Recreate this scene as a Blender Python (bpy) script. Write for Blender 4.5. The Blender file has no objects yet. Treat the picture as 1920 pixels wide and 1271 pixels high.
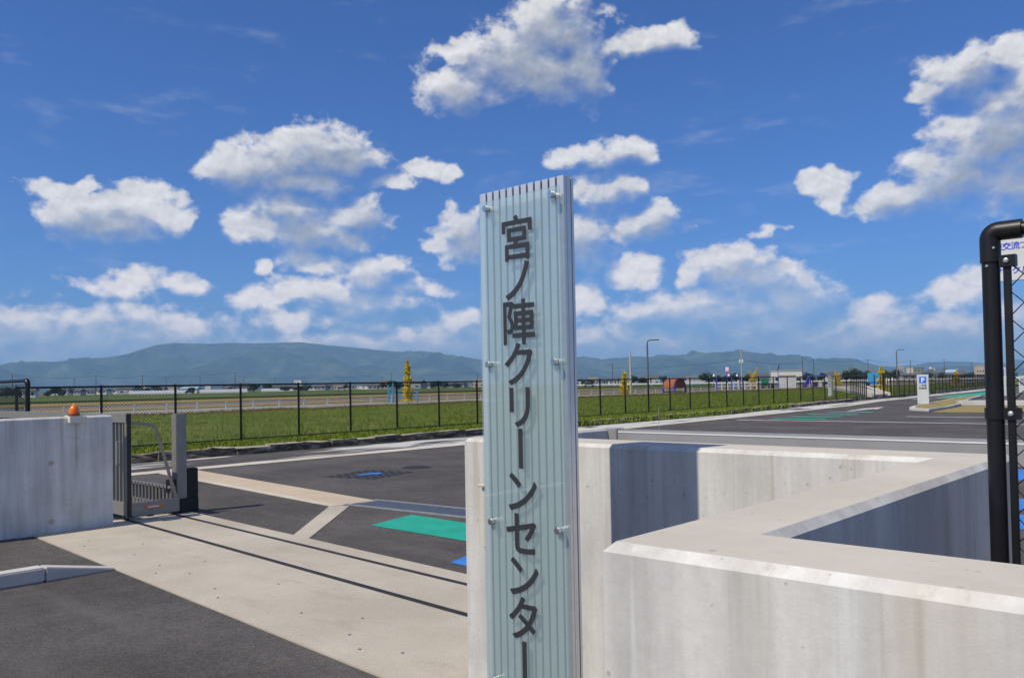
import bpy, bmesh, math, random
from mathutils import Vector, Matrix, noise
random.seed(7)
SC = bpy.context.scene
COL = SC.collection
PI = math.pi

# ------------------------------------------------------------------ camera
def make_camera():
    yaw, pitch, roll = math.radians(42.5), 35 / 1550, 0.0187
    f0 = Vector((-math.sin(yaw), math.cos(yaw), 0)); r0 = Vector((math.cos(yaw), math.sin(yaw), 0)); u0 = Vector((0, 0, 1))
    f = f0 * math.cos(pitch) + u0 * math.sin(pitch); u = -f0 * math.sin(pitch) + u0 * math.cos(pitch)
    r = r0 * math.cos(roll) - u * math.sin(roll); up = u * math.cos(roll) + r0 * math.sin(roll)
    cam = bpy.data.cameras.new('camera'); o = bpy.data.objects.new('camera', cam); COL.objects.link(o)
    o.matrix_world = Matrix(((r.x, up.x, -f.x, 0), (r.y, up.y, -f.y, 0), (r.z, up.z, -f.z, 1.6), (0, 0, 0, 1)))
    cam.sensor_fit = 'HORIZONTAL'; cam.sensor_width = 36; cam.lens = 1550 / 1920 * 36
    cam.shift_y = 50 / 1920; cam.clip_start = 0.05; cam.clip_end = 60000
    SC.camera = o
make_camera()

# ------------------------------------------------------------------ render / exposure
SC.render.engine = 'CYCLES'
vs = SC.view_settings; vs.view_transform = 'Standard'; vs.look = 'None'; vs.gamma = 1; vs.use_curve_mapping = False
vs.exposure = 0.42
cy = SC.cycles
cy.use_denoising = True
try: cy.denoiser = 'OPENIMAGEDENOISE'
except Exception: pass
cy.max_bounces = 6; cy.diffuse_bounces = 3; cy.glossy_bounces = 3; cy.transparent_max_bounces = 12; cy.volume_bounces = 1
cy.caustics_reflective = False; cy.caustics_refractive = False
cy.sample_clamp_indirect = 6

# ------------------------------------------------------------------ sun
SUN_AZ = math.atan2(-0.2, -1.0); SUN_EL = math.radians(51)
def make_sun():
    l = bpy.data.lights.new('sun', 'SUN'); l.energy = 3.2; l.angle = math.radians(0.53); l.color = (1.0, 0.92, 0.77)
    o = bpy.data.objects.new('sun', l); COL.objects.link(o)
    to_sun = Vector((math.sin(SUN_AZ) * math.cos(SUN_EL), math.cos(SUN_AZ) * math.cos(SUN_EL), math.sin(SUN_EL)))
    o.rotation_euler = (-to_sun).to_track_quat('-Z', 'Y').to_euler(); o.location = to_sun * 50
make_sun()

# ------------------------------------------------------------------ world: clear sky with cumulus (azimuth, elevation, half width, half height, thinness), degrees
BLOBS = [(-39.1,23.3,3.27,2.03,0),(-42.1,21.8,4.09,1.88,0),(-45.9,19.7,2.45,1.53,0),(-37.3,21.0,2.07,2.15,0),(-40.6,21.0,4.46,1.8,0),(-46.2,21.8,1.56,0.78,0.3),
(-32.3,22.2,2.82,0.95,0.25),(-31.0,22.4,1.5,0.94,0.2),(-34.5,22.1,1.17,0.64,0.35),(-55.0,15.6,3.47,1.83,0),(-58.2,14.7,2.76,1.62,0),(-60.9,14.2,2.07,1.33,0),
(-53.3,15.5,2.01,1.5,0),(-60.9,15.3,1.07,0.79,0.3),(-56.8,13.6,3.83,0.82,0.2),(-48.5,14.7,2.13,0.7,0.3),(-50.8,13.7,2.18,0.52,0.4),(-46.1,14.4,1.04,0.7,0.3),
(-70.0,10.6,1.81,1.41,0),(-68.0,10.7,2.48,1.37,0),(-66.1,11.8,1.43,1.31,0),(-64.8,10.9,1.33,0.87,0.2),(-71.2,12.2,2.12,0.63,0.35),(-69.4,12.7,0.95,0.57,0.4),
(-57.5,11.6,2.15,1.52,0),(-59.9,10.7,1.69,1.1,0.05),(-55.8,10.6,3.65,1.33,0),(-52.9,11.6,2.08,1.2,0.12),(-54.0,9.9,2.85,0.78,0.3),(-56.2,8.3,1.96,1.06,0.25),
(-59.0,7.9,1.02,0.63,0.35),(-51.9,7.5,2.24,1.3,0.1),(-54.8,6.4,2.9,0.93,0.2),(-59.3,6.0,1.9,0.91,0.2),(-52.7,5.7,3.73,1.16,0.2),(-56.9,6.2,2.08,0.89,0.25),
(-48.7,6.6,2.27,0.73,0.4),(-66.5,7.2,1.61,0.8,0.35),(-68.6,6.5,2.81,0.79,0.4),(-63.9,6.8,1.44,0.61,0.35),(-64.1,4.5,1.34,0.82,0.2),(-57.6,4.6,1.45,0.92,0.2),
(-55.1,4.4,1.41,0.79,0.25),(-52.3,4.1,1.72,0.65,0.3),(-45.5,10.3,1.92,1.73,0.08),(-46.9,9.4,1.33,0.94,0.2),(-46.1,4.1,2.36,1.4,0.15),(-35.6,15.4,3.37,0.9,0.3),
(-33.4,15.4,1.52,0.75,0.3),(-38.3,15.2,1.55,0.76,0.4),(-35.6,13.0,2.27,1.27,0.3),(-34.2,13.3,1.16,0.7,0.3),(-32.6,11.0,2.38,1.13,0.2),(-33.9,10.3,1.52,0.93,0.25),
(-37.3,9.6,1.99,1.94,0.2),(-34.1,7.5,1.74,1.23,0.1),(-37.6,5.8,1.54,1.32,0.25),(-27.8,7.5,2.7,1.41,0.08),(-26.2,6.6,2.73,1.12,0.15),(-30.0,7.0,1.13,0.93,0.2),
(-29.3,4.8,5.74,1.5,0.15),(-24.0,5.3,2.73,1.6,0.12),(-32.9,4.6,2.95,1.16,0.25),(-26.6,3.6,4.24,1.06,0.3),(-34.4,3.5,2.61,0.95,0.3),(-18.7,4.0,1.8,1.01,0.25),
(-16.3,3.5,1.85,0.66,0.4),(-14.1,5.1,2.06,1.16,0.32),(-12.9,5.7,1.4,0.83,0.35),(-11.8,13.9,3.08,2.78,0),(-14.2,12.1,2.88,1.63,0.05),(-16.7,11.1,2.47,1.16,0.12),
(-18.5,10.8,1.61,0.85,0.22),(-13.0,18.0,2.6,1.24,0.18),(-10.6,18.1,1.67,1.38,0.15),(-15.2,17.3,1.53,0.6,0.3),(-11.1,11.2,1.95,1.59,0.15),(-9.6,15.3,2.63,2.77,0),
(-21.2,12.4,1.74,0.93,0.42),(-22.3,12.9,0.85,0.53,0.5),(-20.6,11.3,1.02,0.73,0.5),(-25.1,9.7,1.08,0.55,0.55),(-70.4,3.0,12.11,2.3,0.22),(-44.7,2.4,24.29,1.75,0.22),
(-18.5,2.3,14.06,1.9,0.24)]
class NT:
    """small node-tree helper"""
    def __init__(s, tree): s.t = tree; s.n = tree.nodes; s.l = tree.links
    def new(s, typ, **kw):
        n = s.n.new(typ)
        for k, v in kw.items(): setattr(n, k, v)
        return n
    def put(s, sock, v):
        if v is None: return
        if hasattr(v, 'is_output'): s.l.new(v, sock)
        else: sock.default_value = v
    def math(s, op, a, b=None, c=None, clamp=False):
        n = s.new('ShaderNodeMath', operation=op, use_clamp=clamp)
        for i, v in enumerate((a, b, c)): s.put(n.inputs[i], v)
        return n.outputs[0]
    def vmath(s, op, a, b=None, c=None):
        n = s.new('ShaderNodeVectorMath', operation=op)
        for i, v in enumerate((a, b, c)): s.put(n.inputs[i], v)
        return n.outputs['Value'] if op in ('LENGTH', 'DOT_PRODUCT', 'DISTANCE') else n.outputs[0]
    def noise(s, vec, scale, detail=4, rough=.5, lac=2, dist=0, out=0):
        n = s.new('ShaderNodeTexNoise'); s.put(n.inputs['Vector'], vec)
        n.inputs['Scale'].default_value = scale; n.inputs['Detail'].default_value = detail
        n.inputs['Roughness'].default_value = rough; n.inputs['Lacunarity'].default_value = lac; n.inputs['Distortion'].default_value = dist
        return n.outputs[out]
    def smooth(s, v, a, b, lo=0., hi=1.):
        n = s.new('ShaderNodeMapRange', interpolation_type='SMOOTHSTEP')
        for i, x in enumerate((v, a, b, lo, hi)): s.put(n.inputs[i], x)
        return n.outputs[0]
    def lin(s, v, a, b, lo=0., hi=1.):
        n = s.new('ShaderNodeMapRange')
        for i, x in enumerate((v, a, b, lo, hi)): s.put(n.inputs[i], x)
        return n.outputs[0]
    def mix(s, f, a, b, typ='MIX'):
        n = s.new('ShaderNodeMix', data_type='RGBA', blend_type=typ)
        s.put(n.inputs[0], f)
        for i, v in ((6, a), (7, b)):
            s.put(n.inputs[i], (*v, 1) if isinstance(v, tuple) and len(v) == 3 else v)
        return n.outputs[2]
    def ramp(s, f, stops, interp='LINEAR'):
        n = s.new('ShaderNodeValToRGB'); s.put(n.inputs[0], f); cr = n.color_ramp; cr.interpolation = interp
        while len(cr.elements) < len(stops): cr.elements.new(.5)
        for e, (p, c) in zip(cr.elements, stops): e.position = p; e.color = (*c, 1)
        return n.outputs[0]
    def comb(s, x, y, z):
        n = s.new('ShaderNodeCombineXYZ')
        for i, v in enumerate((x, y, z)): s.put(n.inputs[i], v)
        return n.outputs[0]
    def sep(s, v):
        n = s.new('ShaderNodeSeparateXYZ'); s.put(n.inputs[0], v); return n.outputs

def cloud_group(name, blobs, fine):
    g = bpy.data.node_groups.new(name, 'ShaderNodeTree')
    g.interface.new_socket('Direction', in_out='INPUT', socket_type='NodeSocketVector')
    g.interface.new_socket('Shift', in_out='INPUT', socket_type='NodeSocketVector')
    g.interface.new_socket('Density', in_out='OUTPUT', socket_type='NodeSocketFloat')
    N = NT(g); gi = N.new('NodeGroupInput'); go = N.new('NodeGroupOutput')
    d = gi.outputs[0]
    x, y, z = N.sep(d)
    q = N.comb(N.math('MULTIPLY', N.math('ARCTAN2', x, y), 180 / PI), N.math('MULTIPLY', N.math('ARCSINE', z), 180 / PI), 0.)
    q = N.vmath('ADD', q, gi.outputs[1])
    dn = N.vmath('MULTIPLY_ADD', gi.outputs[1], (0, 0, PI / 180), d)
    dn = N.vmath('MULTIPLY', dn, (1, 1, 1.35))
    w = N.noise(dn, 17, 2, .55, out=1)
    w = N.vmath('MULTIPLY', N.vmath('SUBTRACT', w, (.5, .5, .5)), (3.4, 1.9, 0))
    q = N.vmath('ADD', q, w)
    acc = None
    for (a, e, sa, se, c) in blobs:
        ix, iy = .86 / sa, .86 / se
        ln = N.vmath('LENGTH', N.vmath('MULTIPLY_ADD', q, (ix, iy, 0), (-a * ix, -e * iy, c * 1.25)))
        acc = ln if acc is None else N.math('SMOOTH_MIN', acc, ln, .12)
    # cumulus round the rest of the sky, thickened out of view to add fill light
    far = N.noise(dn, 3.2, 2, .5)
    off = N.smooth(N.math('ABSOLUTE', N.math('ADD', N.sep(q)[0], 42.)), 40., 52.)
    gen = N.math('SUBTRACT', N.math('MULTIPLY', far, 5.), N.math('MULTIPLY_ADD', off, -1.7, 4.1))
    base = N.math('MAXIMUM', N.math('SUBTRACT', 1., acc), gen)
    amp = 1. if fine else .55
    n1 = N.noise(dn, 38, 8 if fine else 2, .565, 2.1)
    r = N.new('ShaderNodeTexNoise', noise_type='RIDGED_MULTIFRACTAL', normalize=True); N.put(r.inputs['Vector'], dn)
    r.inputs['Scale'].default_value = 34; r.inputs['Detail'].default_value = 4 if fine else 1; r.inputs['Roughness'].default_value = .5
    nn = N.math('MULTIPLY_ADD', N.math('SUBTRACT', n1, .5), 1.45 * amp, N.math('MULTIPLY', N.math('SUBTRACT', .42, r.outputs[0]), .42 * amp))
    N.l.new(N.math('ADD', base, nn), go.inputs[0])
    return g

def make_world():
    w = bpy.data.worlds.new('World'); SC.world = w; w.use_nodes = True
    N = NT(w.node_tree); N.n.clear()
    tc = N.new('ShaderNodeTexCoord'); d = tc.outputs['Generated']
    sky = N.new('ShaderNodeTexSky', sky_type='NISHITA'); sky.sun_disc = False
    sky.sun_elevation = SUN_EL; sky.sun_rotation = SUN_AZ % (2 * PI)
    sky.air_density = 1.0; sky.dust_density = 0.3; sky.ozone_density = 3.0; sky.altitude = 0
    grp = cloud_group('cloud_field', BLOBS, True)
    grp2 = cloud_group('cloud_shade', [b for b in BLOBS if b[2] * b[3] > 2.4 and b[4] < .4], False)
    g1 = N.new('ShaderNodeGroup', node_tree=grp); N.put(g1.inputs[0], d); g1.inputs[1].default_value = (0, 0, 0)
    g2 = N.new('ShaderNodeGroup', node_tree=grp2); N.put(g2.inputs[0], d); g2.inputs[1].default_value = (-0.5, 1.05, 1.05)
    D, D2 = g1.outputs[0], g2.outputs[0]
    el = N.math('MULTIPLY', N.math('ARCSINE', N.sep(d)[2]), 180 / PI)
    s = N.smooth(D2, -.25, .82)
    low = N.smooth(el, 2., 12., 1., 0.)
    soft = N.math('MULTIPLY_ADD', N.smooth(D2, -.1, .5), .75, N.math('MULTIPLY_ADD', low, .3, .40))     # crisp sunlit tops, ragged soft bases
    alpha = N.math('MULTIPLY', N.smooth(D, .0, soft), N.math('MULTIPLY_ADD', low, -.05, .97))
    dr = N.vmath('MULTIPLY', d, (1, 1, 1.35))
    relief = N.math('SUBTRACT', N.noise(dr, 44, 6, .6, 2.1), N.noise(N.vmath('ADD', dr, (-.002, -.002, .0075)), 44, 6, .6, 2.1))
    veil = N.noise(N.vmath('MULTIPLY', d, (1.6, 1.6, 6.5)), 5.5, 6, .62); veil = N.smooth(veil, .54, .82, 0., .20)          # thin high wisps
    alpha = N.math('MAXIMUM', alpha, veil)
    grain = N.math('MULTIPLY_ADD', relief, N.math('MULTIPLY_ADD', low, -.25, .75), N.lin(D, 0., 1.4, .96, 1.04))
    lit = N.mix(low, (.64, .625, .615), (1.05, .91, .80))
    dark = N.mix(low, (.27, .295, .35), (.56, .575, .61))
    colr = N.mix(1., N.mix(s, lit, dark), N.comb(grain, grain, grain), 'MULTIPLY')
    tint = N.mix(1., sky.outputs[0], (.31, .63, 1.18), 'MULTIPLY')
    bg1 = N.new('ShaderNodeBackground'); N.l.new(tint, bg1.inputs[0]); bg1.inputs[1].default_value = 0.07
    bg2 = N.new('ShaderNodeBackground'); N.l.new(colr, bg2.inputs[0]); bg2.inputs[1].default_value = 1.0
    mx = N.new('ShaderNodeMixShader'); N.l.new(alpha, mx.inputs[0]); N.l.new(bg1.outputs[0], mx.inputs[1]); N.l.new(bg2.outputs[0], mx.inputs[2])
    out = N.new('ShaderNodeOutputWorld'); N.l.new(mx.outputs[0], out.inputs[0])
    try: w.cycles.sampling_method = 'NONE'
    except Exception: pass
make_world()

# ------------------------------------------------------------------ mesh helpers
def link(o, parent=None):
    COL.objects.link(o)
    if parent is not None: o.parent = parent
    return o
def tag(o, label=None, cat=None, group=None, kind=None):
    if label: o['label'] = label
    if cat: o['category'] = cat
    if group: o['group'] = group
    if kind: o['kind'] = kind
    return o
def thing(name, label, cat, loc=(0, 0, 0), rz=0, group=None):
    o = bpy.data.objects.new(name, None); o.empty_display_size = .2; COL.objects.link(o)
    o.location = loc; o.rotation_euler = (0, 0, rz)
    return tag(o, label, cat, group)

class MB:
    def __init__(s): s.v = []; s.f = []
    def box(s, x0, x1, y0, y1, z0, z1):
        b = len(s.v)
        s.v += [(x0, y0, z0), (x1, y0, z0), (x1, y1, z0), (x0, y1, z0), (x0, y0, z1), (x1, y0, z1), (x1, y1, z1), (x0, y1, z1)]
        s.f += [(b, b + 3, b + 2, b + 1), (b + 4, b + 5, b + 6, b + 7), (b, b + 1, b + 5, b + 4), (b + 1, b + 2, b + 6, b + 5), (b + 2, b + 3, b + 7, b + 6), (b + 3, b, b + 4, b + 7)]
        return s
    def prism(s, poly, z0, z1):
        b = len(s.v); n = len(poly)
        s.v += [(x, y, z0) for x, y in poly] + [(x, y, z1) for x, y in poly]
        s.f += [tuple(b + n - 1 - i for i in range(n)), tuple(b + n + i for i in range(n))]
        s.f += [(b + i, b + (i + 1) % n, b + n + (i + 1) % n, b + n + i) for i in range(n)]
        return s
    def sheet(s, poly, z):
        b = len(s.v); s.v += [(x, y, z) for x, y in poly]; s.f.append(tuple(range(b, b + len(poly)))); return s
    def cyl(s, p0, p1, r0, r1=None, n=10, cap=True):
        r1 = r0 if r1 is None else r1
        p0 = Vector(p0); p1 = Vector(p1); d = (p1 - p0).normalized()
        a = d.orthogonal().normalized(); c = d.cross(a); b = len(s.v)
        for p, r in ((p0, r0), (p1, r1)):
            for i in range(n):
                t = 2 * PI * i / n; s.v.append(tuple(p + (a * math.cos(t) + c * math.sin(t)) * r))
        s.f += [(b + i, b + (i + 1) % n, b + n + (i + 1) % n, b + n + i) for i in range(n)]
        if cap: s.f += [tuple(b + n - 1 - i for i in range(n)), tuple(b + n + i for i in range(n))]
        return s
    def tube(s, pts, r, n=8, cap=True):
        pts = [Vector(p) for p in pts]; b = len(s.v); m = len(pts); ref = None
        for k, p in enumerate(pts):
            d = (pts[min(k + 1, m - 1)] - pts[max(k - 1, 0)]).normalized()
            if ref is None: ref = d.orthogonal().normalized()
            a = (ref - d * ref.dot(d)).normalized(); ref = a; c = d.cross(a)
            for i in range(n):
                t = 2 * PI * i / n; s.v.append(tuple(p + (a * math.cos(t) + c * math.sin(t)) * r))
        for k in range(m - 1):
            s.f += [(b + k * n + i, b + k * n + (i + 1) % n, b + (k + 1) * n + (i + 1) % n, b + (k + 1) * n + i) for i in range(n)]
        if cap: s.f += [tuple(b + n - 1 - i for i in range(n)), tuple(b + (m - 1) * n + i for i in range(n))]
        return s
    def lathe(s, prof, c=(0, 0, 0), n=16):
        b = len(s.v); m = len(prof)
        for r, z in prof:
            for i in range(n):
                t = 2 * PI * i / n; s.v.append((c[0] + r * math.cos(t), c[1] + r * math.sin(t), c[2] + z))
        for k in range(m - 1):
            s.f += [(b + k * n + i, b + k * n + (i + 1) % n, b + (k + 1) * n + (i + 1) % n, b + (k + 1) * n + i) for i in range(n)]
        s.f += [tuple(b + n - 1 - i for i in range(n)), tuple(b + (m - 1) * n + i for i in range(n))]
        return s
    def quad(s, a, b_, c, d):
        b = len(s.v); s.v += [tuple(a), tuple(b_), tuple(c), tuple(d)]; s.f.append((b, b + 1, b + 2, b + 3)); return s
    def mesh(s, name, m):
        me = bpy.data.meshes.new(name); me.from_pydata(s.v, [], s.f); me.update()
        if m: me.materials.append(m)
        return me
    def obj(s, name, m, parent=None, smooth=False, bevel=0, seg=2):
        me = s.mesh(name, m)
        if bevel:
            bm = bmesh.new(); bm.from_mesh(me); bmesh.ops.remove_doubles(bm, verts=bm.verts, dist=1e-6)
            bmesh.ops.bevel(bm, geom=[e for e in bm.edges if e.is_manifold and e.calc_face_angle(0) > .5], offset=bevel, segments=seg, affect='EDGES', clamp_overlap=True)
            bm.to_mesh(me); bm.free()
        if smooth:
            for p in me.polygons: p.use_smooth = True
            try: me.set_sharp_from_angle(angle=.7)
            except Exception: pass
        return link(bpy.data.objects.new(name, me), parent)
def copy_part(o, parent, loc=None):
    c = o.copy(); COL.objects.link(c); c.parent = parent
    if loc is not None: c.location = loc
    return c
def copy_tree(o, parent=None):
    c = o.copy(); COL.objects.link(c); c.parent = parent
    for ch in list(o.children): copy_tree(ch, c)
    return c
def text_mesh(s, size, extrude, offset, m, rot=0, xs=1, center_em=True):
    cu = bpy.data.curves.new('text', 'FONT'); cu.body = s; cu.size = size; cu.extrude = extrude; cu.offset = offset
    cu.align_x = 'CENTER'; cu.resolution_u = 4
    o = bpy.data.objects.new('text', cu); COL.objects.link(o)
    dg = bpy.context.evaluated_depsgraph_get(); dg.update()
    me = bpy.data.meshes.new_from_object(o.evaluated_get(dg)); bpy.data.objects.remove(o); bpy.data.curves.remove(cu)
    M = Matrix.Translation((0, -.38 * size, 0)) if center_em else Matrix()
    if rot: M = Matrix.Rotation(rot, 4, 'Z') @ M
    me.transform(Matrix.Diagonal((xs, 1, 1, 1)) @ M); me.materials.clear(); me.materials.append(m)
    return me
FACE = Matrix.Rotation(PI / 2, 4, 'X')            # lay text (XY plane) upright, facing -Y

# ------------------------------------------------------------------ materials
MAT = {}
def mat(name, base=(.5, .5, .5), rough=.6, metal=0., fn=None, spec=.5):
    m = bpy.data.materials.new(name); m.use_nodes = True; N = NT(m.node_tree)
    b = N.n['Principled BSDF']; b.inputs['Base Color'].default_value = (*base, 1); b.inputs['Roughness'].default_value = rough; b.inputs['Metallic'].default_value = metal
    b.inputs['Specular IOR Level'].default_value = spec
    if fn: fn(N, b)
    MAT[name] = m
    return m
def geo(N):
    return N.new('ShaderNodeNewGeometry').outputs['Position']
def bump(N, b, h, strength=.3, dist=.01):
    n = N.new('ShaderNodeBump'); n.inputs['Strength'].default_value = strength; n.inputs['Distance'].default_value = dist
    N.put(n.inputs['Height'], h); N.l.new(n.outputs[0], b.inputs['Normal'])
def vary(c, amount=.12, scale=6, detail=3):
    """paint / metal with a little uneven weathering"""
    def fn(N, b):
        n = N.noise(geo(N), scale, detail, .6)
        f = N.lin(n, .3, .7, 1 - amount, 1 + amount)
        col = N.mix(1., c, N.comb(f, f, f), 'MULTIPLY'); N.l.new(col, b.inputs['Base Color'])
    return fn

def asphalt(N, b):
    p = geo(N)
    sp = N.noise(p, 75, 4, .85); sp2 = N.noise(p, 24, 4, .85); big = N.noise(p, .55, 4, .6); mid = N.noise(p, 5, 4, .7)
    base = N.mix(N.smooth(big, .35, .68), (.078, .070, .066), (.112, .102, .097))
    f = N.lin(sp, .3, .7, .35, 1.65); base = N.mix(1., base, N.comb(f, f, f), 'MULTIPLY')
    f = N.lin(sp2, .3, .7, .68, 1.32); base = N.mix(1., base, N.comb(f, f, f), 'MULTIPLY')
    f2 = N.lin(mid, .3, .7, .84, 1.16); base = N.mix(1., base, N.comb(f2, f2, f2), 'MULTIPLY')
    grit = N.smooth(N.noise(p, 34, 2, .6), .74, .78); base = N.mix(N.math('MULTIPLY', grit, .7), base, (.40, .38, .36))
    # wheel-worn lighter streaks
    st = N.noise(N.vmath('MULTIPLY', p, (.22, 1.4, 1)), 1.1, 4, .6); base = N.mix(N.math('MULTIPLY', N.smooth(st, .52, .75), .4), base, (.165, .155, .148))
    tar = N.smooth(N.noise(N.vmath('MULTIPLY', p, (1.3, .5, 1)), 1.7, 4, .7), .66, .72); base = N.mix(N.math('MULTIPLY', tar, .35), base, (.05, .046, .044))
    N.l.new(base, b.inputs['Base Color']); b.inputs['Roughness'].default_value = .92; b.inputs['Specular IOR Level'].default_value = .25
    bump(N, b, N.math('ADD', sp, N.math('ADD', sp2, N.math('MULTIPLY', mid, .6))), .6, .008)
mat('asphalt', fn=asphalt)
def asphalt_stained(N, b):
    asphalt(N, b)
    p = geo(N)
    base = b.inputs['Base Color'].links[0].from_socket
    q = N.vmath('MULTIPLY', p, (1.2, .22, 1)); q = N.vmath('ADD', q, N.vmath('MULTIPLY', N.noise(p, .4, 2, .5, out=1), (1.6, .4, 0)))
    n = N.noise(q, 1.0, 4, .55)
    y = N.sep(p)[1]; th = N.lin(y, 6., 30., .50, .37)
    n = N.smooth(N.math('SUBTRACT', n, th), .0, .1)
    N.l.new(N.mix(N.math('MULTIPLY', n, .9), base, (.58, .57, .54)), b.inputs['Base Color'])
mat('asphalt_stained', fn=asphalt_stained)

def concrete(light, dark, streak=.5, blot=.6, warm=None, grain=.2):
    def fn(N, b):
        p = geo(N)
        s1 = N.noise(N.vmath('MULTIPLY', p, (1, 1, .07)), 9, 5, .62)          # run marks down the face
        s2 = N.noise(N.vmath('MULTIPLY', p, (1, 1, .16)), 2.6, 4, .6)
        bl = N.noise(p, 1.5, 5, .62); gr = N.noise(p, 60, 3, .6); fine = N.noise(p, 240, 2, .6)
        c = N.mix(N.smooth(bl, .36, .7), light, dark)
        f = N.lin(s1, .3, .72, 1 + .16 * streak, 1 - .26 * streak); c = N.mix(1., c, N.comb(f, f, f), 'MULTIPLY')
        f = N.lin(gr, .25, .75, 1 - grain, 1 + grain); c = N.mix(1., c, N.comb(f, f, f), 'MULTIPLY')
        if warm: c = N.mix(N.math('MULTIPLY', N.smooth(s2, .56, .72), blot), c, warm)
        z = N.sep(p)[2]; x3 = N.noise(N.vmath('MULTIPLY', p, (1, 1, .035)), 11, 4, .7)
        run = N.math('MULTIPLY', N.smooth(x3, .56, .66), N.smooth(N.math('ADD', z, N.math('MULTIPLY', N.noise(N.vmath('MULTIPLY', p, (1, 1, .01)), 5, 2, .5), .9)), 1.15, 1.75))
        c = N.mix(N.math('MULTIPLY', run, .55), c, (.44, .385, .31))
        run2 = N.math('MULTIPLY', N.smooth(x3, .42, .36), N.smooth(z, .6, 1.2)); c = N.mix(N.math('MULTIPLY', run2, .35), c, (.74, .74, .73))
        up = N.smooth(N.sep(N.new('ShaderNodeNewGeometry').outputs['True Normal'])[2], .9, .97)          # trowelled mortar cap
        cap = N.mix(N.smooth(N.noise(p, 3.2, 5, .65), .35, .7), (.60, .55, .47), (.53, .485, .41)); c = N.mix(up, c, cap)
        pit = N.smooth(N.noise(p, 34, 2, .5), .70, .75); c = N.mix(N.math('MULTIPLY', pit, .4), c, (.20, .19, .17))
        N.l.new(c, b.inputs['Base Color']); b.inputs['Roughness'].default_value = .85; b.inputs['Specular IOR Level'].default_value = .3
        bump(N, b, N.math('ADD', N.math('MULTIPLY', gr, .35), N.math('ADD', N.math('MULTIPLY', fine, .5), N.math('MULTIPLY', s1, .7))), .16, .0025)
    return fn
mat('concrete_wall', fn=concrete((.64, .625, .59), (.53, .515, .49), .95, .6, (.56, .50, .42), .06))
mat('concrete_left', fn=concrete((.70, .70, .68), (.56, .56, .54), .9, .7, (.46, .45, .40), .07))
def slabmat(light, dark, spot):
    def fn(N, b):
        p = geo(N)
        bl = N.noise(p, .9, 5, .6); sw = N.noise(N.vmath('MULTIPLY', p, (.5, 1.6, 1)), 2.4, 4, .65); gr = N.noise(p, 130, 3, .7); fine = N.noise(p, 420, 1, .6)
        c = N.mix(N.smooth(bl, .3, .7), light, dark)
        c = N.mix(N.math('MULTIPLY', N.smooth(sw, .54, .74), .5), c, spot)
        f = N.lin(gr, .25, .75, .8, 1.2); c = N.mix(1., c, N.comb(f, f, f), 'MULTIPLY')
        N.l.new(c, b.inputs['Base Color']); b.inputs['Roughness'].default_value = .88; b.inputs['Specular IOR Level'].default_value = .3
        bump(N, b, N.math('ADD', gr, fine), .35, .003)
    return fn
mat('concrete_slab', fn=slabmat((.53, .475, .39), (.43, .38, .305), (.36, .305, .235)))
mat('concrete_gutter', fn=slabmat((.64, .60, .52), (.53, .47, .38), (.42, .36, .28)))
mat('concrete_tan', fn=slabmat((.57, .46, .33), (.50, .41, .30), (.60, .55, .48)))
mat('kerb_concrete', fn=slabmat((.60, .58, .54), (.46, .445, .42), (.28, .27, .25)))
def rubble(N, b):
    p = geo(N); n = N.noise(p, 2.2, 5, .7); n2 = N.noise(N.vmath('MULTIPLY', p, (1, .5, 2.2)), 3.1, 4, .7)
    c = N.ramp(n2, [(.34, (.035, .031, .026)), (.5, (.10, .088, .07)), (.62, (.33, .29, .22)), (.75, (.46, .42, .34))])
    up = N.sep(N.new('ShaderNodeNewGeometry').outputs['Normal'])[2]
    c = N.mix(N.math('MULTIPLY', N.smooth(N.math('ADD', up, N.math('MULTIPLY', n, .5)), .85, 1.15), .8), c, (.42, .37, .28))
    g = N.smooth(N.noise(p, 1.3, 3, .6), .6, .72); c = N.mix(N.math('MULTIPLY', g, .6), c, (.07, .085, .03))
    N.l.new(c, b.inputs['Base Color']); b.inputs['Roughness'].default_value = .95
    bump(N, b, n, .6, .03)
mat('kerb_stone', fn=rubble)
def paint_wear(c, wear=.25):
    def fn(N, b):
        p = geo(N); n = N.noise(p, 30, 5, .8); n2 = N.noise(p, 2.2, 5, .7)
        f = N.lin(n2, .3, .7, .74, 1.14); col = N.mix(1., c, N.comb(f, f, f), 'MULTIPLY')
        N.l.new(N.mix(N.math('MULTIPLY', N.smooth(n, .54, .66), wear), col, (.07, .065, .06)), b.inputs['Base Color']); b.inputs['Roughness'].default_value = .75
        bump(N, b, n, .25, .002)
    return fn
mat('paint_white', fn=paint_wear((.62, .62, .60), .2)); mat('paint_green', fn=paint_wear((.010, .38, .265), .32)); mat('paint_blue', fn=paint_wear((.04, .22, .66), .32))
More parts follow.
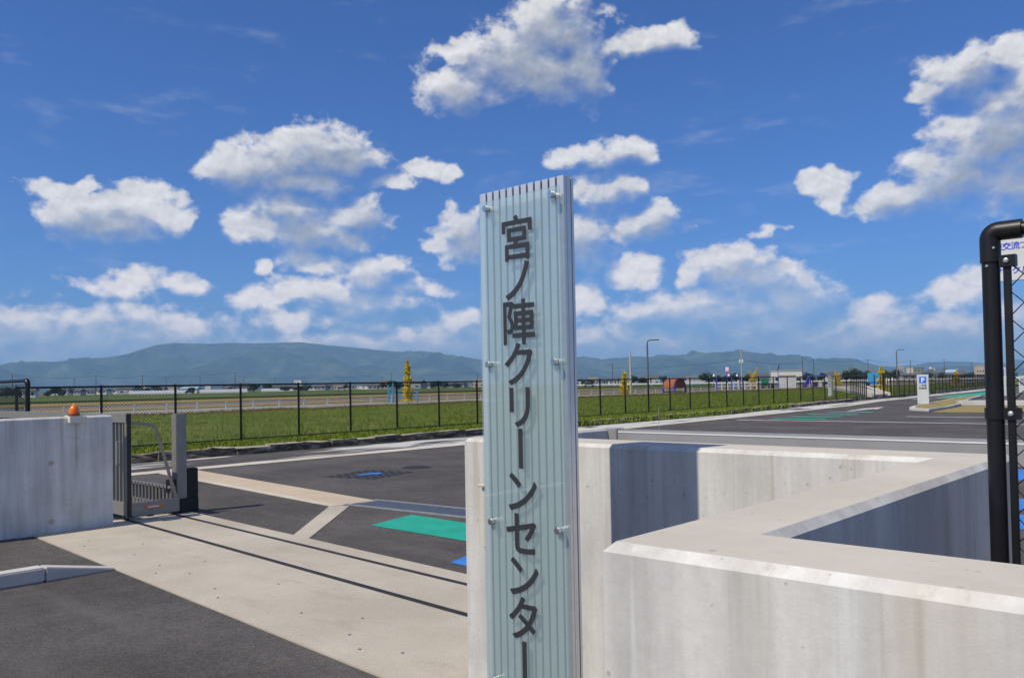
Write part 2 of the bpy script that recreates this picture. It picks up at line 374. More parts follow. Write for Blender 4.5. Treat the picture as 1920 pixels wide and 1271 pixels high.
def grassground(N, b):
    p = geo(N); n = N.noise(p, 5, 6, .75); n2 = N.noise(p, .28, 4, .6); n3 = N.noise(p, 26, 3, .7); x = N.sep(p)[0]
    c = N.ramp(n, [(.32, (.050, .075, .006)), (.5, (.115, .16, .014)), (.68, (.21, .25, .04))])
    c = N.mix(N.smooth(n2, .50, .70, 0, .6), c, (.24, .21, .07))
    cl = N.noise(p, 1.1, 5, .7); c = N.mix(N.smooth(cl, .56, .70, 0, .6), c, (.035, .06, .008)); c = N.mix(N.smooth(cl, .40, .30, 0, .5), c, (.26, .24, .10))
    edge = N.smooth(N.math('ADD', N.math('ADD', x, 47.5), N.math('MULTIPLY', N.math('SUBTRACT', N.noise(p, .5, 4, .65), .5), 7.)), 1., -1.)
    c = N.mix(N.math('MULTIPLY', edge, .85), c, N.mix(n3, (.10, .055, .02), (.22, .13, .055)))
    f = N.lin(n3, .25, .75, .65, 1.4); c = N.mix(1., c, N.comb(f, f, f), 'MULTIPLY')
    N.l.new(c, b.inputs['Base Color']); b.inputs['Roughness'].default_value = .95; b.inputs['Specular IOR Level'].default_value = .1
    bump(N, b, N.math('ADD', n3, n), .9, .06)
mat('grass_ground', fn=grassground)
def blade(stops, sc=3.):
    def fn(N, b):
        p = geo(N); n = N.noise(p, sc, 5, .75)
        N.l.new(N.ramp(n, stops), b.inputs['Base Color']); b.inputs['Roughness'].default_value = .7; b.inputs['Specular IOR Level'].default_value = .15
        b.inputs['Subsurface Weight'].default_value = 0
    return fn
mat('grass_blade', fn=blade([(.3, (.08, .12, .008)), (.5, (.16, .22, .02)), (.7, (.30, .33, .07))]))
mat('grass_dry', fn=blade([(.3, (.06, .05, .015)), (.5, (.15, .095, .035)), (.7, (.11, .13, .035))], 1.5))
mat('dry_turf', fn=blade([(.3, (.20, .155, .05)), (.5, (.32, .25, .09)), (.7, (.24, .24, .08))], 4))
def fieldmat(c1, c2, sc=.05):
    def fn(N, b):
        p = geo(N); n = N.noise(N.vmath('MULTIPLY', p, (1, .35, 1)), sc * 6, 5, .7); n2 = N.noise(p, 1.4, 4, .75)
        c = N.mix(N.smooth(n, .35, .65), c1, c2); f = N.lin(n2, .25, .75, .7, 1.3)
        N.l.new(N.mix(1., c, N.comb(f, f, f), 'MULTIPLY'), b.inputs['Base Color']); b.inputs['Roughness'].default_value = .95; b.inputs['Specular IOR Level'].default_value = .1
    return fn
mat('field_green', fn=fieldmat((.055, .095, .02), (.10, .14, .035))); mat('field_deep', fn=fieldmat((.035, .07, .014), (.06, .105, .022)))
mat('field_gold', fn=fieldmat((.28, .21, .075), (.20, .165, .06))); mat('field_stubble', fn=fieldmat((.24, .165, .08), (.30, .22, .12)))
mat('field_mix', fn=fieldmat((.14, .15, .05), (.08, .10, .03), .02))
def gravel(N, b):
    p = geo(N); n = N.noise(p, 9, 5, .8); n2 = N.noise(p, .3, 4, .6)
    c = N.ramp(n, [(.3, (.17, .15, .13)), (.5, (.30, .27, .24)), (.7, (.42, .39, .36))]); c = N.mix(N.smooth(n2, .5, .7, 0, .6), c, (.14, .13, .06))
    N.l.new(c, b.inputs['Base Color']); b.inputs['Roughness'].default_value = .95; bump(N, b, n, .8, .03)
mat('gravel', fn=gravel)
def forest(N, b):
    p = geo(N); n = N.noise(p, .0035, 8, .7); n2 = N.noise(p, .02, 4, .7)
    c = N.ramp(n, [(.36, (.006, .014, .008)), (.5, (.026, .046, .018)), (.64, (.085, .11, .045))])  # random forest tones, spread wide so the colour also suggests sunlit and dark slopes
    f = N.lin(n2, .3, .7, .7, 1.3); c = N.mix(1., c, N.comb(f, f, f), 'MULTIPLY')
    d = N.vmath('LENGTH', N.vmath('MULTIPLY', N.vmath('SUBTRACT', p, QUARRY), (.008, .012, .032)))
    q = N.smooth(N.math('ADD', d, N.math('MULTIPLY', N.noise(p, .012, 3, .6), .9)), 1.35, 1.1)
    c = N.mix(q, c, (.30, .24, .20))
    N.l.new(c, b.inputs['Base Color']); b.inputs['Roughness'].default_value = 1.; b.inputs['Specular IOR Level'].default_value = .0
QUARRY = (-6650., 4480., 270.)
mat('forest_hill', fn=forest)

mat('alu', (.72, .73, .74), .38, .55, vary((.74, .75, .76), .05, 20)); mat('alu_dark', (.10, .105, .11), .5, .3)
mat('letter', (.028, .030, .036), .55, 0, vary((.030, .032, .038), .1, 30))
mat('stainless', (.72, .71, .68), .28, 1.)
mat('bronze', (.26, .25, .23), .42, .35, vary((.30, .285, .26), .08, 9)); mat('bronze_dark', (.03, .029, .028), .5, .2)
mat('gate_grey', (.40, .39, .375), .45, .25, vary((.37, .362, .35), .07, 5))
mat('black_coat', (.008, .0075, .008), .42, 0, vary((.009, .008, .0085), .3, 14), .45); mat('black_matte', (.012, .012, .013), .6)
mat('rail_steel', (.035, .030, .027), .55, .4, vary((.04, .034, .03), .35, 7))
mat('amber', (.85, .17, .01), .18, 0); mat('amber_base', (.22, .06, .02), .4); mat('box_white', (.66, .64, .58), .5, 0, vary((.66, .64, .58), .06, 30))
mat('cream', (.62, .55, .42), .5, 0, vary((.62, .55, .42), .05, 20)); mat('lens_blue', (.05, .16, .4), .1)
mat('galv', (.50, .52, .54), .42, .6, vary((.50, .52, .54), .15, 12)); mat('grate_dark', (.02, .02, .022), .8)
mat('iron_cover', (.055, .052, .05), .6, .3, vary((.055, .052, .05), .3, 20))
mat('pillar_grey', (.55, .57, .58), .45, 0, vary((.56, .58, .59), .05, 4)); mat('sign_blue', (.02, .16, .72), .4); mat('sign_white', (.80, .80, .79), .4)
mat('text_green', (.015, .07, .045), .5); mat('text_blue', (.02, .05, .62), .5); mat('board_white', (.66, .67, .66), .5, 0, vary((.66, .67, .66), .06, 3))
mat('lamp_grey', (.17, .18, .19), .45, .4); mat('lamp_lens', (.75, .75, .72), .2)
mat('pole_concrete', (.42, .40, .37), .85, 0, vary((.42, .40, .37), .15, 2)); mat('pole_dark', (.10, .095, .09), .8); mat('wire', (.02, .02, .022), .6)
mat('rail_white', (.74, .74, .73), .5); mat('rail_blue', (.36, .42, .55), .45, .2)
mat('leaf_yellow', fn=blade([(.3, (.16, .17, .01)), (.44, (.50, .36, .015)), (.6, (.74, .56, .04))], 5)); mat('bark', (.09, .065, .04), .9)
mat('leaf_dark', fn=blade([(.3, (.010, .020, .008)), (.5, (.022, .042, .014)), (.7, (.045, .07, .022))], 1.2))
mat('play_orange', (.42, .13, .06), .55, 0, vary((.42, .135, .065), .12, 6)); mat('play_purple', (.045, .03, .16), .4); mat('play_blue', (.08, .07, .62), .4); mat('play_cyan', (.05, .30, .55), .4)
mat('play_green', (.01, .22, .10), .4); mat('sign_orange', (.85, .16, .07), .5); mat('roof_tile', (.10, .10, .11), .7); mat('roof_red', (.26, .13, .09), .7)
mat('vinyl', (.50, .52, .54), .4); mat('house_white', (.70, .69, .66), .8); mat('house_beige', (.50, .42, .34), .8); mat('house_grey', (.30, .31, .33), .8); mat('house_blue', (.30, .42, .52), .7); mat('window_dark', (.03, .035, .045), .2)
mat('car_white', (.75, .75, .75), .25); mat('car_dark', (.02, .025, .05), .25); mat('tyre', (.012, .012, .012), .8)

def glassmat():
    m = bpy.data.materials.new('sign_glass'); m.use_nodes = True; N = NT(m.node_tree); N.n.clear()
    tr = N.new('ShaderNodeBsdfTransparent'); tr.inputs[0].default_value = (.93, .97, .975, 1)
    df = N.new('ShaderNodeBsdfDiffuse'); df.inputs[0].default_value = (.60, .78, .80, 1)
    gl = N.new('ShaderNodeBsdfGlossy'); gl.inputs['Roughness'].default_value = .015; gl.inputs[0].default_value = (1, 1, 1, 1)
    m1 = N.new('ShaderNodeMixShader'); m1.inputs[0].default_value = .19; N.l.new(tr.outputs[0], m1.inputs[1]); N.l.new(df.outputs[0], m1.inputs[2])
    lw = N.new('ShaderNodeLayerWeight'); f = N.math('MULTIPLY_ADD', N.math('POWER', lw.outputs['Facing'], 4.), .8, .075, True)
    m2 = N.new('ShaderNodeMixShader'); N.l.new(f, m2.inputs[0]); N.l.new(m1.outputs[0], m2.inputs[1]); N.l.new(gl.outputs[0], m2.inputs[2])
    o = N.new('ShaderNodeOutputMaterial'); N.l.new(m2.outputs[0], o.inputs[0]); MAT['glass'] = m
glassmat()
M = MAT

# ================================================================== THE SETTING
def structure(name, mb, m, **kw): return tag(mb.obj(name, m, **kw), kind='structure')
structure('ground', MB().sheet([(-14000, -14000), (14000, -14000), (14000, 14000), (-14000, 14000)], -.06), M['field_mix'])

# kerb line and gutter line of the yard, as (x, y) along the fence
KERB = [(-18.4, -6), (-18.6, 8), (-18.65, 18), (-18.7, 34), (-19.7, 44), (-21.2, 58), (-21.5, 64), (-22.6, 78), (-24.6, 100), (-27, 125)]
GUT = [(-16.0, -6), (-15.95, 9), (-15.9, 15), (-16.2, 21), (-16.6, 29), (-16.9, 36), (-17.8, 48), (-19.3, 58), (-20.6, 76), (-22.4, 100), (-24.6, 125)]
def xat(line, y):
    for (x0, y0), (x1, y1) in zip(line, line[1:]):
        if y <= y1: return x0 + (x1 - x0) * (y - y0) / (y1 - y0)
    return line[-1][0]
structure('yard_pavement', MB().sheet([(40, -30), (40, 125)] + [(x - .1, y) for x, y in reversed(KERB)] + [(-18.4, -30)], 0), M['asphalt'])
ys = [-6 + 1.5 * i for i in range(88)]
mb = MB()
for a, b_ in zip(ys, ys[1:]): mb.quad((xat(KERB, a), a, .004), (xat(GUT, a) - .4, a, .004), (xat(GUT, b_) - .4, b_, .004), (xat(KERB, b_), b_, .004))
structure('yard_edge', mb, M['asphalt_stained'])
mb = MB()
for a, b_ in zip(ys, ys[1:]): mb.quad((xat(GUT, a) - .5, a, .009), (xat(GUT, a), a, .009), (xat(GUT, b_), b_, .009), (xat(GUT, b_) - .5, b_, .009))
structure('gutter', mb, M['concrete_gutter'])

# concrete apron of the gate, with its bolts
def sk(x, y): return (x, y - .05 * (x + 7))       # the apron runs a little askew to the walls
apron = structure('gate_apron', MB().prism([sk(-10.6, 3.04), sk(3, 3.04), sk(3, 4.98), sk(-10.6, 4.98)], -.1, .012), M['concrete_slab'])
bolt_me = MB().cyl((0, 0, 0), (0, 0, .003), .011, .010, 10).mesh('bolt', M['lamp_grey'])
rb = random.Random(5)
for i in range(11):
    for (dx, dy) in ((0, .16), (.26, .34), (.33, .30)):
        if (i * 7 + int(dy * 50)) % 5 > 1: continue
        x, y = sk(-9.7 + i * .62 + dx, 3.04 + dy + rb.uniform(-.03, .03)); o = bpy.data.objects.new('bolt', bolt_me); link(o, apron); o.location = (x, y, .012)
for i in range(5):
    x, y = sk(-8.7 + i * 1.35, 3.72 + rb.uniform(-.1, .1)); o = bpy.data.objects.new('bolt', bolt_me); link(o, apron); o.location = (x, y, .012)

structure('drain_strip', MB().prism([(-16.3, 7.35), (-9.35, 6.67), (-9.25, 7.27), (-16.3, 7.98)], -.05, .008), M['concrete_tan'])
structure('drain_strip_border', MB().prism([(-16.3, 7.24), (-9.35, 6.57), (-9.35, 6.67), (-16.3, 7.35)], -.05, .0105), M['concrete_gutter'])
structure('channel_strip', MB().prism([(-9.5, 6.66), (-7.86, 5.0), (-7.56, 5.0), (-9.2, 6.74)], -.05, .006), M['concrete_slab'])
# painted markings
structure('green_marking', MB().sheet([(-7.72, 5.95), (-4.4, 5.93), (-4.4, 6.68), (-7.92, 6.74)], .005), M['paint_green'])
structure('green_marking', MB().sheet([(-7.9, 7.72), (-5.4, 7.76), (-5.4, 8.3), (-8.0, 8.3)], .005), M['paint_green'])
structure('blue_marking', MB().sheet([(-5.5, 5.13), (-3.6, 5.1), (-3.6, 5.5), (-5.6, 5.42)], .005), M['paint_blue'])
for (x0, x1, y) in ((-15.9, 6, 30.75), (-10.9, 8, 35.45)): structure('white_line', MB().sheet([(x0, y - .13), (x1, y + .0), (x1, y + .22), (x0, y + .13)], .005), M['paint_white'])
for k, (xa, xb, y0, y1) in enumerate(((-15.0, -12.9, 31.7, 32.3), (-15.15, -13.1, 33.9, 34.5), (-15.35, -13.3, 36.2, 36.9), (-15.5, -13.6, 38.7, 39.6))):
    structure('green_marking', MB().sheet([(xa, y0), (xb, y0 + .35), (xb - .1, y1 + .4), (xa - .1, y1)], .005), M['paint_green'])
structure('white_arrow', MB().sheet([(-15.25, 40.6), (-14.95, 40.6), (-15.05, 43.6), (-14.75, 43.5), (-15.45, 46.6), (-15.75, 43.2), (-15.4, 43.4)], .005), M['paint_white'])
for (x0, y0, x1, y1) in ((-19.0, 62.6, -18.5, 65), (-18.4, 66, -17.9, 68.4), (-17.8, 69.5, -17.2, 72), (-17.1, 73, -16.4, 75.5), (-16.3, 76.5, -15.6, 79)):
    structure('white_dash', MB().sheet([(x0, y0), (x0 + .5, y0), (x1 + .5, y1), (x1, y1)], .005), M['paint_white'])
structure('green_marking', MB().sheet([(-19.4, 70), (-17.6, 70), (-17.9, 92), (-20.3, 92)], .005), M['paint_green'])
for (x0, x1, y0, y1) in ((-3.5, -.6, 14.5, 16.1), (-2.62, .6, 11.3, 12.3), (-2.35, 1.2, 9.9, 10.9)): structure('blue_marking', MB().sheet([(x0, y0), (x1, y0 - .3), (x1, y1), (x0, y1)], .005), M['paint_blue'])

# stone kerb below the fence: each stone a piece
kerb = structure('stone_kerb', MB().prism([(xat(KERB, y) - .05, y) for y in (-6, 8, 34)] + [(xat(KERB, y) - .3, y) for y in (34, 8, -6)], 0, .1), M['kerb_stone'])
rk = random.Random(11)
stones = []
for k in range(6):
    bm = bmesh.new(); bmesh.ops.create_cube(bm, size=1); bmesh.ops.subdivide_edges(bm, edges=bm.edges[:], cuts=1, use_grid_fill=True)
    for v in bm.verts: v.co = Vector((v.co.x * .36, v.co.y, v.co.z * .2 + .1)) + Vector((rk.uniform(-.035, .035), rk.uniform(-.04, .04), rk.uniform(-.022, .022)))
    me = bpy.data.meshes.new('kerb_stone'); bm.to_mesh(me); bm.free(); me.materials.append(M['kerb_stone']); stones.append(me)
y = 3.0
while y < 118:
    L = rk.uniform(.55, 1.1) * (1 if y < 45 else 1.8)
    o = bpy.data.objects.new('kerb_stone', stones[rk.randrange(6)]); link(o, kerb)
    x = xat(KERB, y); x2 = xat(KERB, y + L)
    o.location = (x - .17 + rk.uniform(-.03, .03), y + L / 2, rk.uniform(-.02, .012)); o.scale = (1, L * .98, 1); o.rotation_euler = (0, 0, math.atan2(x - x2, L) + (PI if rk.random() < .5 else 0))
    y += L

# grass bank beyond the kerb
def bank_z(x, y):
    kx = xat(KERB, y) if y < 125 else -27
    t = max(0, min(1, (x - (kx - .3)) / (-51 - (kx - .3))))
    h = .17 + .02 * math.sin(y * .7) * t
    h += .0 * t
    return h + .07 * noise.noise((x * .35, y * .35, 0)) * min(1, t * 6) + .06 * noise.noise((x * .6, y * .6, 4)) * max(0, (t - .85) / .15)
mb = MB(); NX, NY = 54, 150
for j in range(NY + 1):
    y = -8 + (200 * (j / NY) ** 1.35)
    kx = (xat(KERB, y) if y < 125 else -27) - .3
    for i in range(NX + 1):
        x = kx + (-52 - .7 * math.sin(y * .21) - .5 * math.sin(y * .63) - kx) * i / NX
        mb.v.append((x, y, bank_z(x, y) - (.3 if i == NX else 0)))
for j in range(NY):
    for i in range(NX):
        a = j * (NX + 1) + i; mb.f.append((a + 1, a, a + NX + 1, a + NX + 2))
structure('grass_bank', mb, M['grass_ground'], smooth=True)
def tufts(n, area, h0, h1, rng, spread=.05, blades=3):
    mb = MB()
    for _ in range(n):
        x, y, z = area(rng)
        for _b in range(blades):
            a = rng.uniform(0, 2 * PI); h = rng.uniform(h0, h1); w = h * .13 + .004; lx, ly = rng.gauss(0, .35) * h, rng.gauss(0, .35) * h
            px, py = x + rng.gauss(0, spread), y + rng.gauss(0, spread); b = len(mb.v)
            mb.v += [(px - w * math.cos(a), py - w * math.sin(a), z - .02), (px + w * math.cos(a), py + w * math.sin(a), z - .02), (px + lx, py + ly, z + h)]; mb.f.append((b, b + 1, b + 2))
    return mb
rg = random.Random(21)
def a_verge(r):
    y = -2 + 62 * r.random() ** 1.2; kx = xat(KERB, y); x = kx - .22 - abs(r.gauss(0, 1.2)); return x, y, bank_z(x, y)
def a_bank(r):
    y = -4 + 110 * r.random() ** 1.5; kx = xat(KERB, y); x = kx - .4 - (31) * r.random() ** 1.3; return x, y, bank_z(x, y)
def a_crest(r):
    y = -4 + 150 * r.random() ** 1.2; x = -49.2 + r.gauss(0, 1.5); return x, y, bank_z(x, y)
def a_foot(r):
    y = 22 + 22 * r.random(); x = xat(KERB, y) + .02 - r.random() * .3; return x, y, .06
tag(tufts(16000, a_verge, .04, .12, rg).obj('verge_grass', M['grass_blade']), 'short ragged green grass along the stone kerb', 'grass', kind='stuff')
tag(tufts(34000, a_bank, .05, .14, rg).obj('lawn_grass', M['grass_blade']), 'mown green grass covering the bank behind the fence', 'grass', kind='stuff')
tag(tufts(9000, a_crest, .05, .15, rg, .12).obj('dry_grass', M['grass_dry']), 'brownish dry grass along the crest of the bank', 'grass', kind='stuff')
tag(tufts(2600, a_foot, .08, .22, rg, .08).obj('kerb_weeds', M['grass_blade']), 'weeds growing over the stone kerb', 'weeds', kind='stuff')

structure('gravel_path', MB().sheet([(-50, -60), (-50, 420), (-64, 420), (-64, -60)], .13), M['gravel'])
for (x0, x1, y0, y1, z, mm) in ((-64, -72, -80, 420, .06, 'field_green'), (-72, -96, -80, 300, .05, 'field_stubble'), (-97, -128, -90, 160, .12, 'field_gold'), (-97, -150, 160, 420, .11, 'field_green'), (-128, -150, -90, 160, .35, 'field_deep'),
        (-150, -176, -120, 300, .2, 'field_green'), (-177, -215, -140, 330, .16, 'field_mix'), (-216, -300, -200, 420, .2, 'field_green'), (-301, -380, -200, 520, .12, 'field_deep'), (-72, -140, 300, 430, .2, 'field_deep'),
        (-40, -96, 430, 700, .2, 'field_green'), (-96, -240, 430, 560, .24, 'field_gold'), (-240, -420, 520, 800, .2, 'field_green'), (-20, -240, 560, 760, .15, 'field_mix')):
    structure('rice_field', MB().box(x1, x0, y0, y1, -.06, z), M[mm])

# hills: ridge line as (azimuth, elevation) in degrees at about 9 km
RIDGE = [(-110, 1.6), (-95, 1.3), (-85, 1.1), (-75.86, 1.22), (-74.28, 1.52), (-73.2, 1.74), (-71.81, 1.89), (-70.39, 2.02), (-68.62, 2.21), (-67.42, 2.41), (-66.65, 2.68), (-65.87, 2.92), (-64.61, 3.09), (-62.35, 3.02), (-59.69, 3.16), (-56.95, 3.22), (-54.86, 2.92), (-52.01, 2.53), (-49.84, 2.39), (-48.74, 2.49), (-46.55, 2.09), (-44.71, 1.72), (-41.76, 1.48), (-37.8, 1.85), (-36.23, 1.63), (-33.68, 1.75), (-33.15, 1.63), (-32.25, 1.76), (-30.46, 1.82), (-28.7, 1.88), (-27.84, 1.79), (-26.8, 1.9), (-25.61, 1.69), (-24.28, 1.4), (-23.28, 1.41), (-22.3, 1.1), (-21.33, 1.32), (-20.06, 1.15), (-18.51, 0.73), (-16.39, 0.54), (-14.05, 0.68), (-12.64, 0.44), (-8.91, 0.3), (0, .6), (15, .4)]
RIDGE2 = [(-110, 1.2), (-75.86, 1.53), (-72.09, 1.77), (-69.51, 2.15), (-68.02, 2.35), (-65.57, 2.07), (-61.71, 1.77), (-44.72, 1.39), (-33.7, 1.02), (-18.82, 0.6), (-16.38, 0.81), (-14.9, 0.96), (-14.04, 1.0), (-12.63, 0.83), (-10.72, 0.83), (-8.65, 0.5), (0, .8), (15, .5)]
def ev(line, a):
    for (a0, e0), (a1, e1) in zip(line, line[1:]):
        if a <= a1:
            return e0 + (e1 - e0) * (a - a0) / (a1 - a0)
    return line[-1][1]
def hills(line, r0, rp, r1, ns, seed):
    mb = MB(); na = 480
    for i in range(na + 1):
        a = -108 + 122 * i / na; ar = math.radians(a); H = math.tan(math.radians(ev(line, a))) * rp + 1.6
        for j in range(ns + 1):
            r = r0 + (r1 - r0) * j / ns; x, y = r * math.sin(ar), r * math.cos(ar)
            t = (r - r0) / (rp - r0) if r < rp else 1 - (r - rp) / (r1 - rp)
            s = max(0, t); s = s ** 1.15 * (1 - .12 * math.sin(PI * min(1, s)))
            n = noise.ridged_multi_fractal((x * .00085, y * .00085, seed), 1., 2.1, 5, 1., 2.) - 1.0
            k = min(1, s * 3) * (1 - min(1, s)) * 2.6 + .045
            mb.v.append((x, y, max(-1, H * s + n * 150 * k * min(1, H / 250)) - (3 if j in (0, ns) else 0)))
    w = ns + 1
    for i in range(na):
        for j in range(ns): mb.f.append((i * w + j, i * w + j + 1, (i + 1) * w + j + 1, (i + 1) * w + j))
    return structure('hills', mb, M['forest_hill'], smooth=True)
hills(RIDGE, 6200, 9000, 10400, 44, 1.3)
hills(RIDGE2, 9800, 11800, 13000, 14, 7.7)

# traffic island with kerb, dry turf
isl = [(-12.95, 42.6), (-12.6, 41.5), (-11.45, 40.45), (-11.6, 44), (-12.2, 48.5), (-13.2, 53.5), (-14.6, 61), (-16.0, 70), (-16.6, 69.5), (-15.8, 61), (-14.7, 54), (-14.0, 48.5), (-13.4, 44.5)]
structure('island_kerb', MB().prism(isl, 0, .13), M['kerb_concrete'], bevel=.015)
ci = (sum(p[0] for p in isl) / len(isl), sum(p[1] for p in isl) / len(isl))
inner = [(x + (.16 if x < ci[0] - .9 or (y > 52 and x < -14.9 + (61 - y) * .15) else -.16), y + (.25 if y < 44 else -.05)) for x, y in isl]
structure('island_turf', MB().prism([(-12.75, 42.9), (-12.45, 41.9), (-11.65, 40.95), (-11.78, 44), (-12.38, 48.5), (-13.38, 53.5), (-14.78, 61), (-16.1, 69.2), (-16.45, 69), (-15.62, 61), (-14.52, 54), (-13.82, 48.5), (-13.22, 44.5)], .1, .145), M['dry_turf'])
structure('dry_lawn', MB().prism([(-11.2, 40.1), (6, 40.1), (6, 48.4), (-12.0, 48.4), (-11.5, 44)], 0, .03), M['dry_turf'])
structure('parking_kerb', MB().prism([(-12.4, 49.2), (6, 49.2), (6, 49.7), (-12.7, 49.7)], 0, .28), M['kerb_concrete'], bevel=.02)

# footpath ramp across the bank with two low side walls
structure('footpath', MB().prism([(-21.6, 63.2), (-21.8, 66.6), (-50, 137), (-51, 130)], .02, .34), M['concrete_slab'])
for (a, b_) in (((-21.7, 62.4), (-51, 128)), ((-22.0, 67.2), (-49.5, 138))):
    d = (Vector(b_) - Vector(a)).normalized(); nrm = Vector((-d.y, d.x)) * .22
    mb = MB(); n = len(mb.v); p = [Vector(a) + nrm, Vector(a) - nrm, Vector(b_) - nrm, Vector(b_) + nrm]
    mb.v += [(q.x, q.y, 0) for q in p] + [(p[0].x, p[0].y, .42), (p[1].x, p[1].y, .42), (p[2].x, p[2].y, .62), (p[3].x, p[3].y, .62)]
    mb.f += [(0, 3, 2, 1), (4, 5, 6, 7), (0, 1, 5, 4), (1, 2, 6, 5), (2, 3, 7, 6), (3, 0, 4, 7)]
    structure('path_edging', mb, M['kerb_concrete'])

# road kerb in the foreground that drops to the apron
kb = structure('road_kerb', MB().prism([(-7.86, -8), (-7.70, -8), (-7.70, 1.3), (-7.86, 1.3)], 0, .125), M['kerb_concrete'], bevel=.012)
k2 = MB().prism([(-7.86, 1.306), (-7.70, 1.306), (-7.70, 2.5), (-7.86, 2.5)], 0, .125).obj('kerb_block', M['kerb_concrete'], kb, bevel=.012)
mb = MB(); mb.v = [(-7.86, 2.506, 0), (-7.70, 2.506, 0), (-7.70, 3.08, 0), (-7.86, 3.08, 0), (-7.86, 2.506, .125), (-7.70, 2.506, .125), (-7.70, 3.08, .016), (-7.86, 3.08, .016)]
mb.f = [(0, 3, 2, 1), (4, 5, 6, 7), (0, 1, 5, 4), (1, 2, 6, 5), (2, 3, 7, 6), (3, 0, 4, 7)]
mb.obj('kerb_drop_block', M['kerb_concrete'], kb, bevel=.01)
structure('side_pavement', MB().sheet([(-10.27, -8), (-7.86, -8), (-7.86, 3.03), (-10.27, 3.03)], .006), M['asphalt'])

# ================================================================== THINGS
# ---- sign pylon
SX0, SX1, SY, STOP = -2.262, -1.842, 2.30, 2.345
def bold(me, w):
    """thicken a thin glyph: the same outline cut again, shifted a little all round"""
    bm = bmesh.new()
    for i, (dx, dy) in enumerate([(0, 0)] + [(w * math.cos(a), w * math.sin(a)) for a in [PI / 4 * k for k in range(8)]]):
        c = me.copy(); c.transform(Matrix.Translation((dx, dy, .00002 * i))); bm.from_mesh(c); bpy.data.meshes.remove(c)
    bm.to_mesh(me); bm.free()
    return me
def make_sign():
    W = SX1 - SX0
    t = thing('sign_pylon', 'tall ribbed aluminium sign pylon with frosted glass and dark Japanese characters', 'sign', (SX0, SY, 0))
    MB().box(.004, W - .004, .010, .026, 0, STOP - .004).obj('back_panel', M['alu_dark'], t)
    n = 12; p = W / n
    for i in range(n):
        MB().box(i * p + .0042, (i + 1) * p - .0042 if i < n - 1 else W, 0, .016, 0, STOP).obj('slat', M['alu'], t, bevel=.0012, seg=1)
    MB().box(0, .0042, 0, .02, 0, STOP).obj('edge_strip', M['alu'], t)
    MB().box(0, W, .0262, .040, 0, STOP - .002).obj('rear_frame', M['alu'], t, bevel=.001, seg=1)
    MB().box(.006, W - .005, .0402, .0432, 0, STOP - .006).obj('frame_joint', M['alu_dark'], t)
    MB().box(0, W + .001, .0434, .056, 0, STOP - .002).obj('rear_cover', M['alu'], t, bevel=.001, seg=1)
    g0, g1 = .019, W + .001; gy = -.020
    MB().box(W - .003, W + .0005, .0165, .0258, 0, STOP - .001).obj('edge_strip', M['alu'], t)
    MB().box(g0, g1, gy - .008, gy, .06, STOP - .042).obj('glass_panel', M['glass'], t, bevel=.001, seg=1)
    for k in range(4):
        for x in (.066, .392):
            z = 2.273 - .596 * k
            s = MB().cyl((x, gy - .0245, z), (x, gy - .0082, z), .0125, n=20).obj('stud', M['stainless'], t, smooth=True, bevel=.0012)
            MB().cyl((x, gy + .0005, z), (x, -.0005, z), .009, n=16).obj('spacer', M['stainless'], s, smooth=True)
    chars = '宮ノ陣クリーンセンター'
    for i, ch in enumerate(chars):
        z = 2.143 - .1560 * i; x = .216 + (.004 if ch in 'ノ' else 0)
        me = bold(text_mesh(ch, .178, .0004, 0, M['letter'], rot=-PI / 2 if ch == 'ー' else 0, xs=.97), .0027)
        o = link(bpy.data.objects.new('character', me), t); o.matrix_local = Matrix.Translation((x, gy - .0092, z)) @ FACE
    return t
make_sign()

# ---- concrete walls
def wall_from(poly, z1, name, m, cham):
    me = MB().prism(poly, -.05, z1).mesh(name, m)
    bm = bmesh.new(); bm.from_mesh(me)
    top = [e for e in bm.edges if all(v.co.z > z1 - .001 for v in e.verts)]
    bmesh.ops.bevel(bm, geom=top, offset=cham, segments=1, affect='EDGES')
    bm.to_mesh(me); bm.free()
    return link(bpy.data.objects.new(name, me))
WT = 1.33
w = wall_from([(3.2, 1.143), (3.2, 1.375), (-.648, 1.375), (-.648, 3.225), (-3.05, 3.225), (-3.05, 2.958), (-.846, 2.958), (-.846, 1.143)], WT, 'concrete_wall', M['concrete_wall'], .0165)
tag(w, 'stepped pale cast concrete wall with chamfered top behind the sign pylon', 'wall')
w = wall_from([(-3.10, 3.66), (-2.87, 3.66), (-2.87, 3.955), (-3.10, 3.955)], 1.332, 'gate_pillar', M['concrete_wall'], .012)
tag(w, 'short concrete gate pillar behind the stepped wall', 'pillar')
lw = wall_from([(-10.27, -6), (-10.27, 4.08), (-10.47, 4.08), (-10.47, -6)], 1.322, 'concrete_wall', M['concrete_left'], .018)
tag(lw, 'straight grey concrete wall carrying the amber warning light', 'wall')
for (y, z, r) in ((3.40, .80, .032), (3.40, .14, .032), (3.56, .31, .011), (1.6, .8, .032), (1.6, .14, .032)):
    a = MB(); a.cyl((-10.2705, y, z), (-10.2675, y, z), r, r * .96, 18); h = a.obj('tie_hole', M['concrete_slab'], lw)
    MB().cyl((-10.2674, y, z), (-10.2668, y, z), r * .62, n=14).obj('tie_plug', M['pole_concrete'], h)

